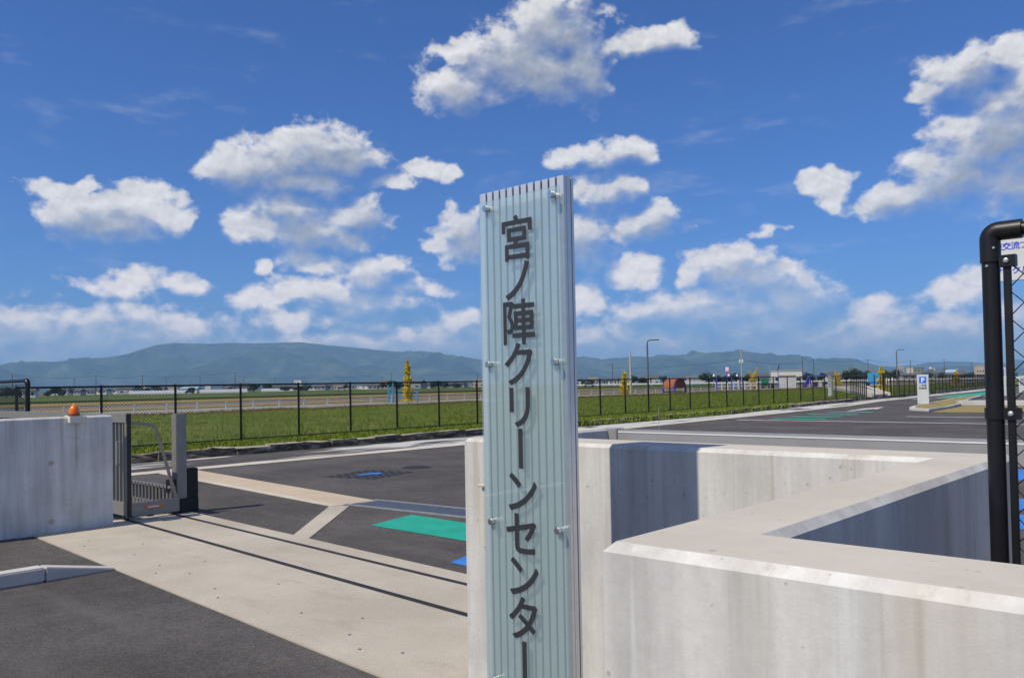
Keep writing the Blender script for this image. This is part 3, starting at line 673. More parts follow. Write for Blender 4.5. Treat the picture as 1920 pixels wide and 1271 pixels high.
# ---- amber beacon on its white box
t = thing('warning_beacon', 'amber rotating warning light on a white box on the grey wall', 'warning light', (-10.30, 3.66, 1.322))
MB().box(.005, .10, -.08, .10, -.075, .002).obj('box', M['box_white'], t, bevel=.006)
MB().box(-.1, .004, -.07, .09, .001, .012).obj('mounting_plate', M['box_white'], t)
MB().lathe([(.062, .013), (.064, .03), (.058, .036)], n=20).obj('lamp_base', M['amber_base'], t, smooth=True)
MB().lathe([(.056, .0365), (.057, .06), (.05, .09), (.036, .115), (.02, .13), (.008, .142), (.004, .15)], n=20).obj('lens', M['amber'], t, smooth=True)
MB().lathe([(.02, .037), (.022, .085), (.004, .1)], n=12).obj('bulb', M['amber_base'], t)
MB().cyl((.034, .015, -.62), (.034, .015, -.076), .0055, n=8).obj('conduit', M['concrete_left'], t)
t = thing('intercom_box', 'cream intercom box with blue lens on the concrete wall beside the sign', 'intercom', (-2.78, 2.957, .80))
MB().box(-.105, .10, -.05, -.001, 0, .30).obj('case', M['cream'], t, bevel=.006)
MB().box(-.115, .11, -.07, -.001, .301, .312).obj('hood', M['cream'], t, bevel=.003)
MB().box(-.03, .05, -.056, -.0505, .10, .185).obj('camera_plate', M['bronze_dark'], t, bevel=.004)
MB().cyl((-.004, -.066, .155), (-.004, -.0565, .155), .026, .02, 18).obj('lens', M['lens_blue'], t, smooth=True)
MB().cyl((.02, -.062, .118), (.02, -.0565, .118), .01, n=12).obj('button', M['amber_base'], t)

# ---- gate rails
for (y, wd, lab) in ((4.155, .055, 'dark steel gate rail along the middle of the concrete apron'), (4.735, .05, 'dark steel gate rail nearest the green marking')):
    a, b_ = sk(-16, y), sk(3, y)
    tag(MB().prism([(a[0], a[1] - wd / 2), (b_[0], b_[1] - wd / 2), (b_[0], b_[1] + wd / 2), (a[0], a[1] + wd / 2)], -.02, .0165).obj('gate_rail', M['rail_steel']), lab, 'rail')

# ---- sliding gates: a leaf over the near rail, a wide base over the far rail, a slanting end brace
def make_gate(label, x0, length, y0, grey, end):
    """local x runs along the gate, end=+1: the braced end is at +x"""
    g, dk = M[grey], M['bronze_dark']
    t = thing('sliding_gate', label, 'gate', (x0, y0, 0))
    L = length
    MB().box(0, L, -.035, .035, 1.215, 1.325).obj('top_beam', g, t, bevel=.004)
    MB().box(0, L, -.04, .04, .075, .235).obj('bottom_beam', g, t, bevel=.004)
    MB().box(L - .055, L, -.03, .03, .05, 1.33).obj('end_stile', g, t, bevel=.004)
    MB().box(L + .001, L + .014, -.022, .022, .06, 1.325).obj('end_buffer', dk, t)
    MB().box(0, .075, -.046, .046, .05, 1.33).obj('end_stile', g, t, bevel=.004)
    n = int(L / .105)
    pk = MB().box(-.011, .011, -.02, .02, .2352, 1.2148).obj('picket', g, t); pk.location = (.13, 0, 0)
    for i in range(1, n - 1): copy_part(pk, t, (.13 + i * (L - .26) / (n - 2), 0, 0))
    h = MB().tube([(L - .15, -.047, .70), (L - .15, -.085, .70), (L - .15, -.085, .98), (L - .15, -.047, .98)], .011, 8).obj('handle', M['gate_grey'], t, smooth=True)
    h = MB().tube([(L - .15, .047, .70), (L - .15, .085, .70), (L - .15, .085, .98), (L - .15, .047, .98)], .011, 8).obj('handle', M['gate_grey'], t, smooth=True)
    # base to the far rail
    yb = .60
    MB().box(L - .09, L - .03, .0465, yb + .05, .055, .225).obj('base_beam', g, t, bevel=.004)
    MB().box(.03, .09, .0465, yb + .05, .055, .225).obj('base_beam', g, t, bevel=.004)
    MB().box(.0905, L - .0905, yb - .03, yb + .03, .07, .15).obj('rear_beam', g, t, bevel=.003)
    MB().box(.0905, L - .0905, yb - .025, yb + .025, .335, .372).obj('rear_rail', g, t, bevel=.003)
    pk = MB().box(-.008, .008, -.012, .012, .1502, .3348).obj('rear_picket', g, t); pk.location = (.14, yb, 0)
    for i in range(1, n - 1): copy_part(pk, t, (.14 + i * (L - .28) / (n - 2), yb, 0))
    for xx in (L - .06, .06):
        MB().tube([(xx, .047, 1.215), (xx, .30, 1.175), (xx, .36, 1.14), (xx, yb + .02, .22)], .026, 4).obj('brace', g, t)
    wl = MB().cyl((L - .1, 0, .062), (L - .06, 0, .062), .045, n=16).obj('wheel', dk, t, smooth=True); copy_part(wl, t, (-(L - .3), 0, 0)); copy_part(wl, t, (0, yb, 0))
    st = MB().box(L - .0285, L - .0265, .20, .44, .135, .175).obj('warning_sticker', M['sign_orange'], t)
    MB().box(L - .0262, L - .0255, .24, .38, .146, .164).obj('sticker_text', M['sign_white'], st)
    MB().box(L - .0262, L - .0255, .39, .43, .142, .170).obj('sticker_mark', M['leaf_yellow'], st)
    return t
make_gate('bronze picket sliding gate parked behind the grey wall with the beacon', -15.5, 5.14, 4.31, 'bronze', 1)
g2 = make_gate('grey sliding gate parked behind the stepped concrete wall', -2.885, 4.6, 4.0, 'gate_grey', 1)
MB().box(.08, 4.52, -.0375, -.0355, 1.309, 1.316).obj('white_trim', M['rail_white'], g2)  # thin white strip along the front of the top beam
MB().cyl((.33, .01, 1.326), (.33, .01, 1.45), .0012, n=6).obj('whip_aerial', M['galv'], g2)
tag(MB().prism([(-10.62, 4.62), (-10.56, 4.62), (-10.56, 4.70), (-10.62, 4.70)], .012, .035).obj('gate_stop', M['black_matte'], bevel=.005), 'small black gate stop on the concrete apron', 'gate stop')
# ---- receiving post beside the bronze gate
t = thing('gate_post', 'grey box post with black housing standing at the end of the bronze gate', 'gate post', (-10.52, 5.02, .0))
MB().box(-.10, .04, -.055, .085, .20, 1.30).obj('post_case', M['bronze'], t, bevel=.008)
MB().box(-.10, .06, -.02, .23, .012, .199).obj('base_housing', M['black_matte'], t, bevel=.004)
MB().box(-.08, .045, .0855, .235, .1995, .58).obj('rear_housing', M['black_matte'], t, bevel=.006)
MB().box(.0405, .046, -.05, .08, .2, .52).obj('cover_plate', M['bronze'], t)
for z in (.3, .55, .8, 1.05): MB().cyl((.0405, -.045, z), (.0425, -.045, z), .006, n=8).obj('screw', M['galv'], t)
MB().lathe([(.05, .02), (.05, .08), (.03, .1)], (.02, -.10, .03), 12).obj('guide_roller', M['galv'], t, smooth=True)
MB().prism([(-.06, -.15), (.03, -.056), (-.1, -.056)], .28, .45).obj('guide_bracket', M['black_matte'], t)

# ---- grating, covers
t = thing('drain_grating', 'galvanised steel drain grating set in the asphalt beyond the concrete strip', 'grating', (-9.35, 7.06, 0))
sh = .09
def gp(x, y): return (x, y + sh * x)
MB().prism([gp(0, -.26), gp(5, -.26), gp(5, .26), gp(0, .26)], -.05, .004).obj('channel', M['grate_dark'], t)
for y in (-.275, .245): MB().prism([gp(-.02, y), gp(5, y), gp(5, y + .03), gp(-.02, y + .03)], -.04, .016).obj('frame_bar', M['galv'], t)
bar = MB().prism([(0, -.243), (.012, -.243), (.012, .243), (0, .243)], -.02, .012).mesh('bar', M['galv'])
for i in range(90): o = link(bpy.data.objects.new('bar', bar), t); o.location = (.03 + i * .055, sh * (.03 + i * .055), 0)
t = thing('drain_cover', 'square checkered drain cover painted with a blue patch in the yard', 'drain cover', (-12.2, 9.4, 0), .25)
MB().box(-.55, .55, -.62, .62, -.02, .006).obj('cover_frame', M['iron_cover'], t)
rbm = MB().box(-.028, .028, -.028, .028, .0062, .012).mesh('tread', M['iron_cover'])
for i in range(11):
    for j in range(13):
        if (i + j) % 2 and not (3 <= i <= 6 and 4 <= j <= 8): o = link(bpy.data.objects.new('tread', rbm), t); o.location = (-.5 + i * .1, -.58 + j * .097, 0)
MB().sheet([(-.18, -.2), (.02, -.24), (.06, -.02), (.18, .04), (.14, .24), (-.04, .2), (-.1, .02)], .013).obj('blue_patch', M['paint_blue'], t)
t = thing('manhole_cover', 'round dark iron manhole cover in the yard asphalt', 'manhole cover', (-12.45, 10.75, 0))
MB().lathe([(.30, -.01), (.30, .006), (.285, .008)], n=28).obj('rim', M['iron_cover'], t); MB().lathe([(.26, 0), (.26, .011), (.25, .012)], n=28).obj('lid', M['grate_dark'], t)

# ---- fences
def wire_panel(L, z0, z1, pitch, r):
    """straight crossing wires of a chain link panel along local y"""
    mb = MB(); Hh = z1 - z0; k = -Hh
    def wire(a, b_):
        d = (b_[0] - a[0], b_[1] - a[1]); l = math.hypot(*d); nx, nz = -d[1] / l * r, d[0] / l * r; b = len(mb.v)
        for (y, z) in (a, b_): mb.v.extend([(r, y, z), (-r, y + nx, z + nz), (-r, y - nx, z - nz)])
        mb.f.extend([(b, b + 1, b + 4, b + 3), (b + 1, b + 2, b + 5, b + 4), (b + 2, b, b + 3, b + 5)])
    while k < L:
        a0 = max(0, k); a1 = min(L, k + Hh)
        if a1 - a0 > .01: wire((a0, z0 + a0 - k), (a1, z0 + a1 - k)); wire((a0, z1 - (a0 - k)), (a1, z1 - (a1 - k)))
        k += pitch
    return mb
def far_fence(label, pts, z, h=1.61, sp=1.84, wires=True):
    """pts: list of post positions (x, y)"""
    t = thing('chain_link_fence', label, 'fence', (pts[0][0], pts[0][1], z)); o0 = Vector(pts[0])
    post = MB().cyl((0, 0, -.1), (0, 0, h), .032, n=8).cyl((0, 0, h), (0, 0, h + .012), .034, .02, n=8).mesh('post', M['black_coat'])
    loc = [Vector(p) - o0 for p in pts]
    for p in loc: o = link(bpy.data.objects.new('post', post), t); o.location = (p.x, p.y, 0)
    wm = {}
    for a, b_ in zip(loc, loc[1:]):
        d = b_ - a; L = d.length; rz = math.atan2(-d.x, d.y)
        for (zz, r, nm) in ((h - .03, .024, 'top_rail'), (.09, .018, 'bottom_rail')):
            o = MB().cyl((0, .033, zz), (0, L - .033, zz), r, n=6, cap=False).obj(nm, M['black_coat'], t); o.location = (a.x, a.y, 0); o.rotation_euler = (0, 0, rz)
        if wires:
            key = round(L, 2)
            if key not in wm: wm[key] = wire_panel(L, .10, h - .04, .085, .0027).mesh('wire_mesh', M['black_coat'])
            o = link(bpy.data.objects.new('wire_mesh', wm[key]), t); o['kind'] = 'stuff'; o.location = (a.x, a.y, 0); o.rotation_euler = (0, 0, rz)
    return t
far_fence('long black chain link fence along the stone kerb and grass bank', [(-20.9, 6.21 + 1.84 * k) for k in range(30)], .15)
far_fence('black chain link fence beyond the parking pillar, after the footpath gap', [(-21.2 - .098 * 1.84 * k, 66.2 + 1.84 * k) for k in range(28)], .15, wires=True)
far_fence('short black fence return lining the footpath ramp', [(-21.4 - .75 * k, 60.6 + 1.7 * k) for k in range(9)], .2, wires=False)
far_fence('second short black fence return on the far side of the footpath ramp', [(-22.1 - .75 * k, 68.2 + 1.7 * k) for k in range(5)], .2, wires=False)
# gate across the footpath
t = thing('fence_gate', 'black wire gate at the foot of the footpath ramp', 'gate', (-21.25, 62.2, .12))
for y in (0, 1.9, 2.0, 3.6): MB().cyl((0, y, 0), (0, y, 1.7), .04, n=8).obj('gate_upright', M['black_coat'], t)
for y0, y1 in ((.04, 1.86), (2.04, 3.56)):
    for z in (.1, .85, 1.55): MB().cyl((0, y0, z), (0, y1, z), .022, n=6).obj('gate_bar', M['black_coat'], t)

def elbow_fence(label, loc, length, sgn, h, pitch, rp, wire_r, zig=True, bays=1, R=.06):
    """fence running along local x (sgn) from an elbow post"""
    t = thing('pipe_frame_fence', label, 'fence', loc)
    MB().cyl((0, 0, -.3), (0, 0, h - R - .03), rp, n=24).obj('post', M['black_coat'], t, smooth=True)
    arc = [(0, 0, h - R - .055), (0, 0, h - R)] + [(sgn * R * (1 - math.cos(a)), 0, h - R + R * math.sin(a)) for a in [PI / 2 * i / 8 for i in range(1, 9)]] + [(sgn * (R + .05), 0, h)]
    e = MB().tube(arc, rp * 1.16, 24).obj('elbow', M['black_coat'], t, smooth=True)
    for (dx, dz) in ((-.004, -.055), (.012, -.012)): MB().cyl((dx * sgn, -rp * 1.10, h - .03 + dz), (dx * sgn, -rp * 1.15, h - .03 + dz), .003, n=8).obj('rivet', M['galv'], e)
    MB().cyl((sgn * (R + .03), 0, h), (sgn * length, 0, h), rp * .80, n=20).obj('top_rail', M['black_coat'], t, smooth=True)
    MB().cyl((sgn * rp * .9, 0, .12), (sgn * length, 0, .12), rp * .8, n=12).obj('bottom_rail', M['black_coat'], t, smooth=True)
    xb = sgn * (rp + (.0155 if zig else .028)); z0, z1 = .16, h - .05
    MB().box(min(xb - .0085, xb + .0085), max(xb - .0085, xb + .0085), -.006, .006, z0, z1 - .02).obj('tension_bar', M['black_coat'], t, bevel=.002)
    for z in (h - .075, h * .5 + .53, .55):
        c = (MB() if z > h - .2 and zig else MB().cyl((0, 0, z - .014), (0, 0, z + .014), rp + .0035, n=24)).box(min(sgn * rp, xb + sgn * .02), max(sgn * rp, xb + sgn * .02), -.012, .012, z - .014, z + .014).obj('clamp', M['black_coat'], t)
        MB().lathe([(.0065, 0), (.006, .003), (.003, .0045)], (0, 0, 0), 12).obj('bolt', M['galv'], c).matrix_local = Matrix.Translation((xb, -.0125, z)) @ Matrix.Rotation(PI / 2, 4, 'X')
    if zig:
        n = int((z1 - z0) / pitch * 2)
        for k in range(int(length / (pitch * .5))):
            pts = []
            for i in range(n + 1):
                side = (i + k) % 2
                x = xb + sgn * (k * pitch * .5 * 1.0 + (pitch * .5 if side else -.0)); pts.append((x, (.003 if side else -.003) * (1 if k % 2 else -1), z0 + i * pitch / 2))
            MB().tube(pts, wire_r, 5).obj('wire', M['black_coat'], t, smooth=True)
    else:
        o = wire_panel(length, z0, z1, .07, .0024).obj('wire_mesh', M['black_coat'], t); o['kind'] = 'stuff'; o.rotation_euler = (0, 0, -PI / 2 * sgn); o.location = (xb, 0, 0)
        for k in range(1, bays + 1): MB().cyl((sgn * (length * k / bays), 0, -.1), (sgn * (length * k / bays), 0, h), rp * .9, n=10).obj('post', M['black_coat'], t, smooth=True)
    return t
elbow_fence('black pipe frame chain link fence standing inside the stepped concrete wall', (-.500, 2.30, 0), 1.6, 1, 1.953, .0687, .0200, .0019, R=.020)
elbow_fence('black pipe frame fence ending behind the grey wall with the beacon', (-14.35, 4.42, 0), 8., -1, 1.80, .07, .034, .002, zig=False, bays=4)

# ---- overhead board behind the right-hand fence
t = thing('guide_board', 'white overhead guide board with blue Japanese lettering behind the pipe frame fence', 'sign board', (-4.93, 22, 0))
MB().box(0, 3.4, 0, .06, 3.79, 4.88).obj('board', M['board_white'], t, bevel=.008)
for x in (1.6, 3.0): MB().cyl((x, .10, 0), (x, .10, 4.8), .06, n=12).obj('post', M['galv'], t, smooth=True)
for row, z, x0, pit in (('環境交流プラザ', 4.60, .13, .178), ('事務所', 4.30, .09, .235), ('リサイクル', 4.03, .13, .18)):
    for i, ch in enumerate(row):
        o = link(bpy.data.objects.new('character', text_mesh(ch, .19, .001, .003, M['text_blue'])), t); o.matrix_local = Matrix.Translation((x0 + i * pit, -.0025, z)) @ FACE

# ---- parking pillars
def pillar(name, label, loc, rz, w, d, h, face, lines=(), P=True):
    t = thing(name, label, 'sign pillar', loc, rz)
    MB().box(-w / 2, w / 2, 0, d, 0, h).obj('body', M['pillar_grey'], t, bevel=.008)
    if P:
        s = w * .62; zc = h - .12 - s / 2
        b = MB().box(-s / 2, s / 2, -.006, -.001, zc - s / 2, zc + s / 2).obj('parking_panel', M['sign_blue'], t)
        me = text_mesh('P', s * .95, .001, .012, M['sign_white'], center_em=False); me.transform(Matrix.Translation((0, -s * .35, 0)))
        o = link(bpy.data.objects.new('letter', me), b); o.matrix_local = Matrix.Translation((0, -.0075, zc)) @ FACE
        for r, line in enumerate(lines):
            o = link(bpy.data.objects.new('lettering', text_mesh(line, .125, .001, .003, M['text_green'])), t); o.matrix_local = Matrix.Translation((0, -.0025, zc - s / 2 - .12 - r * .15)) @ FACE
    return t
pillar('parking_pillar', 'grey parking pillar with blue P panel standing on the kerbed island', (-13.72, 47.5, .14), .12, .56, .18, 1.58, None, ('一般車', '駐車場'))
pillar('parking_pillar', 'grey parking pillar with blue P panel far up the road beyond the island', (-15.35, 73, 0), .12, .55, .18, 2.2, None, ('駐車場',))
t = pillar('notice_pillar', 'white notice pillar with violet print far up the road', (-16.45, 86, 0), .1, .6, .15, 1.5, None, P=False)
for k in range(5): MB().box(-.2, .2 - .06 * (k % 2), -.004, -.001, .7 + k * .13, .76 + k * .13).obj('print_line', M['play_purple'], t)
t = pillar('guide_pillar', 'grey guide pillar with bright blue side standing behind the long fence', (-25.9, 65.7, .15), -.35, .34, .22, 1.66, None, P=False)
MB().box(-.176, -.1705, .005, .215, .02, 1.65).obj('blue_side', M['play_cyan'], t)
for k in range(6): MB().box(-.1, .12, -.004, -.001, .82 + k * .13, .87 + k * .13).obj('print_line', M['text_green'], t)

# ---- street lamps
def lamp(label, x, y, z, h, rz):
    t = thing('street_lamp', label, 'street lamp', (x, y, z), rz)
    MB().cyl((0, 0, 0), (0, 0, h - .25), .062, .052, 12).obj('pole', M['lamp_grey'], t, smooth=True)
    MB().tube([(0, 0, h - .26), (.01, 0, h - .10), (.06, 0, h - .02), (.16, 0, h + .015), (.30, 0, h + .02)], .04, 8).obj('arm', M['lamp_grey'], t, smooth=True)
    hd = MB().box(.28, .72, -.09, .09, h - .005, h + .055).obj('lamp_head', M['lamp_grey'], t, bevel=.015); MB().box(.34, .68, -.06, .06, h - .012, h - .0055).obj('lens', M['lamp_lens'], hd)
    MB().cyl((0, 0, 0), (0, 0, .02), .12, n=12).obj('base_plate', M['lamp_grey'], t)
lamp('grey street lamp with bent arm standing in the grass bank near the striped tunnel', -27.4, 41.9, .12, 3.95, .5)
lamp('grey street lamp with bent arm far off beside the footpath ramp', -27.5, 87, .15, 4.15, .5)

# ---- pipe rail along the gravel path
ry = [-10.2 + 2.43 * k for k in range(72)]
t = thing('pipe_rail', 'low white pipe guard rail along the gravel path', 'guard rail', (-62, 0, .10))
pm = MB().box(-.06, .06, -.06, .06, 0, .52).mesh('rail_post', M['rail_white'])
for y in ry: o = link(bpy.data.objects.new('rail_post', pm), t); o.location = (0, y, 0)
MB().cyl((.0, ry[0], .43), (.0, ry[-1], .43), .05, n=8).obj('rail_pipe', M['rail_blue'], t, smooth=True)
t = thing('guard_rail', 'long white road guard rail across the far fields', 'guard rail', (-150, 250, .3))
MB().box(-60, 136, -.05, .05, .35, .75).obj('rail_beam', M['rail_white'], t)
for k in range(50): MB().box(-60 + k * 4 - .05, -60 + k * 4 + .05, -.04, .04, -.3, .3495).obj('rail_post', M['rail_white'], t) if k % 2 == 0 else None

# ---- columnar yellow shrubs
def shrub(label, x, y, z, h, w, seed, tops=None):
    r = random.Random(seed)
    t = thing('columnar_shrub', label, 'shrub', (x, y, z), 0, None)
    MB().cyl((0, 0, 0), (0, 0, h * .6), .05, .025, 6).obj('stem', M['bark'], t)
    mb = MB(); tops = tops or [(0, 0, h)]
    for (tx, ty, th) in tops:
        for _ in range(int(2600 / len(tops))):
            u = r.random(); zz = th * (.02 + .98 * u)
            rad = w * (.45 + .85 * (1 - u) ** 1.3) * (1 if u < .9 else (1 - u) / .1 * .9 + .15) * (1 + .28 * math.sin(zz * 7 + seed) + .2 * math.sin(zz * 13))
            rad *= .5 if len(tops) > 1 and u > .55 else 1
            a = r.uniform(0, 2 * PI); q = rad * math.sqrt(r.uniform(.05, 1.25)); k = max(0, (u - .4) / .6)
            c = Vector((tx * k + q * math.cos(a), ty * k + q * math.sin(a), zz)); s = r.uniform(.025, .06)
            d1 = Vector((r.gauss(0, 1), r.gauss(0, 1), r.gauss(0, 1))).normalized() * s; d2 = d1.orthogonal().normalized() * s * .7
            mb.quad(c - d1 - d2, c + d1 - d2, c + d1 + d2, c - d1 + d2)
    mb.obj('crown', M['leaf_yellow'], t)
shrub('slim golden columnar shrub on the crest behind the long fence', -53.2, 45.1, .25, 3.55, .34, 1)
shrub('golden columnar shrub beside the pale concrete pole', -55.2, 79.5, .12, 2.7, .48, 2)
shrub('forked golden shrub between the blue posts and the white shed', -59.5, 120.5, .1, 3.4, .62, 3, [(-.55, 0, 3.0), (.8, .3, 3.5), (.1, 0, 2.4)])
shrub('golden columnar shrub near the top of the footpath ramp', -60, 156, .1, 3.0, .6, 4, [(-.4, 0, 3.1), (.3, .3, 2.6)])
shrub('golden shrub behind the pipe frame fence end', -33.6, 9.0, .15, 2.45, .26, 5)
shrub('golden columnar shrub beside the far street lamp', -32, 96, .15, 2.7, .4, 6)
shrub('thin golden shrub behind the fence beyond the parking pillar', -36.0, 141.5, .15, 2.2, .5, 7)

# ---- playground pieces on the gravel path
t = thing('play_tunnel', 'arched orange slatted play shelter with violet end rings and benches', 'play shelter', (-55.6, 91, .1), 1.41)
R = 1.05
ns = 14
for i in range(ns):
    a0, a1 = PI * i / ns, PI * (i + .93) / ns
    mb = MB()
    p = [(math.cos(a0) * R, math.sin(a0) * R + .75), (math.cos(a1) * R, math.sin(a1) * R + .75), (math.cos(a1) * (R + .05), math.sin(a1) * (R + .05) + .75), (math.cos(a0) * (R + .05), math.sin(a0) * (R + .05) + .75)]
    mb.v = [(q[0], -.85, q[1]) for q in p] + [(q[0], .85, q[1]) for q in p]; mb.f = [(0, 1, 2, 3), (7, 6, 5, 4), (0, 4, 5, 1), (1, 5, 6, 2), (2, 6, 7, 3), (3, 7, 4, 0)]
    mb.obj('roof_slat', M['play_orange'], t)
for y in (-.92, .92):
    MB().tube([(math.cos(PI * i / 16) * (R + .02), y, math.sin(PI * i / 16) * (R + .02) + .75) for i in range(17)], .085, 6).obj('end_ring', M['play_purple'], t, smooth=True)
    for x in (-R, R): MB().box(x - .1, x + .1, y - .09, y + .09, 0, .74).obj('leg', M['play_blue'] if x < 0 else M['play_purple'], t)
for y in (-.92, .92): MB().box(-R + .11, R - .11, y - .06, y + .06, .12, .24).obj('ground_bar', M['play_purple'], t)
for x in (-R, R): MB().box(x - .35, x + .35, -.8, .8, .66, .74).obj('bench_board', M['play_orange'], t)
for i, (x, y, h, lab) in enumerate(((-52.3, 95.8, 1.9, 'blue exercise post with a white lamp, first after the play shelter'), (-52.0, 99.3, 1.7, 'plain blue exercise post between two others'), (-53, 103.5, 1.9, 'blue exercise post beside the utility pole with transformers'))):
    t = thing('exercise_post', lab, 'post', (x, y, .15))
    MB().cyl((0, 0, 0), (0, 0, h), .085, n=10).obj('pole', M['play_blue'], t, smooth=True); MB().lathe([(.09, h), (.1, h + .1), (.05, h + .14)], n=10).obj('cap', M['galv'], t, smooth=True)
    if i != 1:
        for q in ((-.35,) if i else (-.3, 1.6)):
            MB().lathe([(.02, -.16), (.15, -.1), (.17, 0), (.13, .12), (.04, .17)], (q * .74, q * .67, h + .18), 12).obj('ball', M['sign_white'], t, smooth=True)
t = thing('course_sign', 'white and orange course sign on a blue pole', 'sign', (-61.6, 116.2, .1), .7)
MB().cyl((0, .05, 0), (0, .05, 2.7), .09, n=10).obj('pole', M['play_blue'], t, smooth=True)
MB().box(-.34, .34, -.02, .04, 2.6, 3.62).obj('frame', M['play_blue'], t); MB().box(-.27, .27, -.03, -.021, 2.95, 3.55).obj('white_panel', M['sign_white'], t); MB().box(-.27, .27, -.03, -.021, 2.66, 2.94).obj('orange_panel', M['sign_orange'], t)
t = thing('white_railing', 'white railing beside the blue exercise posts', 'railing', (-60.6, 117, .1), .7)
for z in (.55, .95): MB().box(-3.2, 3.2, -.06, .06, z, z + .14).obj('rail', M['rail_white'], t)
for k in range(8): MB().box(-3.1 + k * .88, -2.95 + k * .88, -.05, .05, 0, 1.1).obj('rail_post', M['rail_white'], t)
t = thing('blue_machine', 'small cyan play machine behind the white railing', 'machine', (-64.5, 124, .1), .5)
MB().prism([(-.3, -.2), (.3, -.2), (.3, .2), (-.3, .2)], .2, 1.1).obj('body', M['play_cyan'], t, bevel=.05); MB().box(.5, .9, -.2, .2, .2, 1.5).obj('side_box', M['house_white'], t, bevel=.03)
t = thing('green_machine', 'green box machine on legs beside the white shed', 'machine', (-63.1, 132.4, .1), .5)
MB().box(-.7, .5, -.4, .4, .8, 1.7).obj('body', M['play_green'], t, bevel=.08); MB().box(-.6, 1.3, -.4, .4, .3, .79).obj('chassis', M['leaf_dark'], t, bevel=.05)
for x in (-.5, .4, 1.1): MB().cyl((x, -.42, .3), (x, .42, .3), .3, n=12).obj('wheel', M['tyre'], t)
t = thing('shed', 'white flat roofed shed with a grey side', 'shed', (-59.6, 133.3, .1), .45)
MB().box(-1.35, 1.35, 0, 2.6, 0, 2.15).obj('wall', M['house_white'], t); MB().box(-1.55, 1.55, -.25, 2.8, 2.151, 2.4).obj('roof', M['cream'], t)
MB().box(1.351, 1.37, .4, 2.0, .9, 1.9).obj('side_window', M['window_dark'], t)
for k in range(3): MB().box(-1.3 + k * .9, -.45 + k * .9, -.02, -.001, .06, 2.05).obj('door_panel', M['board_white'], t)
t = thing('bird_pole', 'blue bird shaped vane on a slim blue pole before the shed', 'vane', (-56.5, 123, .1), .7)
MB().cyl((0, 0, 0), (0, 0, 2.9), .05, n=8).obj('pole', M['play_blue'], t)
mb = MB(); mb.v = [(-.35, -.03, 2.9), (-.1, -.04, 3.1), (.15, -.05, 3.75), (.3, -.03, 3.9), (.2, -.05, 3.3), (0, -.04, 2.98), (-.35, .03, 2.9), (-.1, .04, 3.1), (.15, .05, 3.75), (.3, .03, 3.9), (.2, .05, 3.3), (0, .04, 2.98)]
mb.f = [(0, 1, 2, 3, 4, 5), (11, 10, 9, 8, 7, 6)] + [(i, (i + 1) % 6 + 0, (i + 1) % 6 + 6, i + 6) for i in range(6)]; mb.obj('bird', M['play_purple'], t)
t = thing('swing_frame', 'violet triangular play frame beside the white shed', 'play frame', (-57.4, 136, .1), .7)
for s in (-1, 1): MB().tube([(s * .7, 0, 0), (.35, 0, 2.0)], .12, 6).obj('leg', M['play_blue'], t)
MB().box(.3, 3.4, -.08, .08, 1.85, 2.05).obj('beam', M['play_blue'], t); MB().prism([(-.1, -.03), (.3, -.03), (.3, .03), (-.1, .03)], .6, 1.7).obj('panel', M['play_purple'], t)
for i, (x, y) in enumerate(((-59.6, 142.5), (-61.0, 150))):
    t = thing('play_bench', ('violet and white bench beside the triangular play frame', 'violet bench second from the triangular play frame')[i], 'bench', (x, y, .1), .6)
    MB().box(-1.1, 1.1, -.3, .3, .95, 1.08).obj('seat', M['house_white'], t)
    for s in (-.9, .1, .9): MB().box(s - .3, s + .3, -.25, .25, 0, .949).obj('leg', M['play_purple'] if s != .1 else M['cream'], t)
t = thing('recycle_cart', 'bright cyan cart standing at the head of the footpath ramp', 'cart', (-44.7, 130.5, .35), .4)
MB().box(-.8, .9, -.5, .5, .55, 2.0).obj('box', M['play_cyan'], t, bevel=.06); MB().box(-1.3, 1.3, -.5, .5, .3, .549).obj('chassis', M['sign_blue'], t)
for x in (-.8, .8): MB().cyl((x, -.52, .28), (x, .52, .28), .28, n=12).obj('wheel', M['tyre'], t)
t = thing('blue_climber', 'blue climbing frame behind the slim golden shrub', 'play frame', (-58.1, 48.3, .1), .8)
for x, h in ((-1.0, 1.6), (-.6, 2.0), (1.1, 1.4), (1.6, 1.1)): MB().cyl((x, 0, 0), (x, 0, h), .07, n=8).obj('post', M['play_cyan'], t)
for z in (.5, .9, 1.2): MB().cyl((-1, 0, z), (1.6, 0, z * .8), .05, n=6).obj('bar', M['play_cyan'], t)
tag(MB().cyl((0, 0, 0), (0, 0, 4.8), .15, .09, 10).obj('concrete_pole', M['pole_concrete'], smooth=True), 'pale plain concrete pole beside a golden columnar shrub', 'pole').location = (-53.1, 77.7, .1)
tag(MB().cyl((0, 0, 0), (0, 0, 3.4), .07, .05, 8).lathe([(.1, 3.4), (.1, 3.55), (.03, 3.6)], n=8).obj('slim_pole', M['galv'], smooth=True), 'slim grey pole beside the green machine', 'pole').location = (-61.3, 130.4, .1)

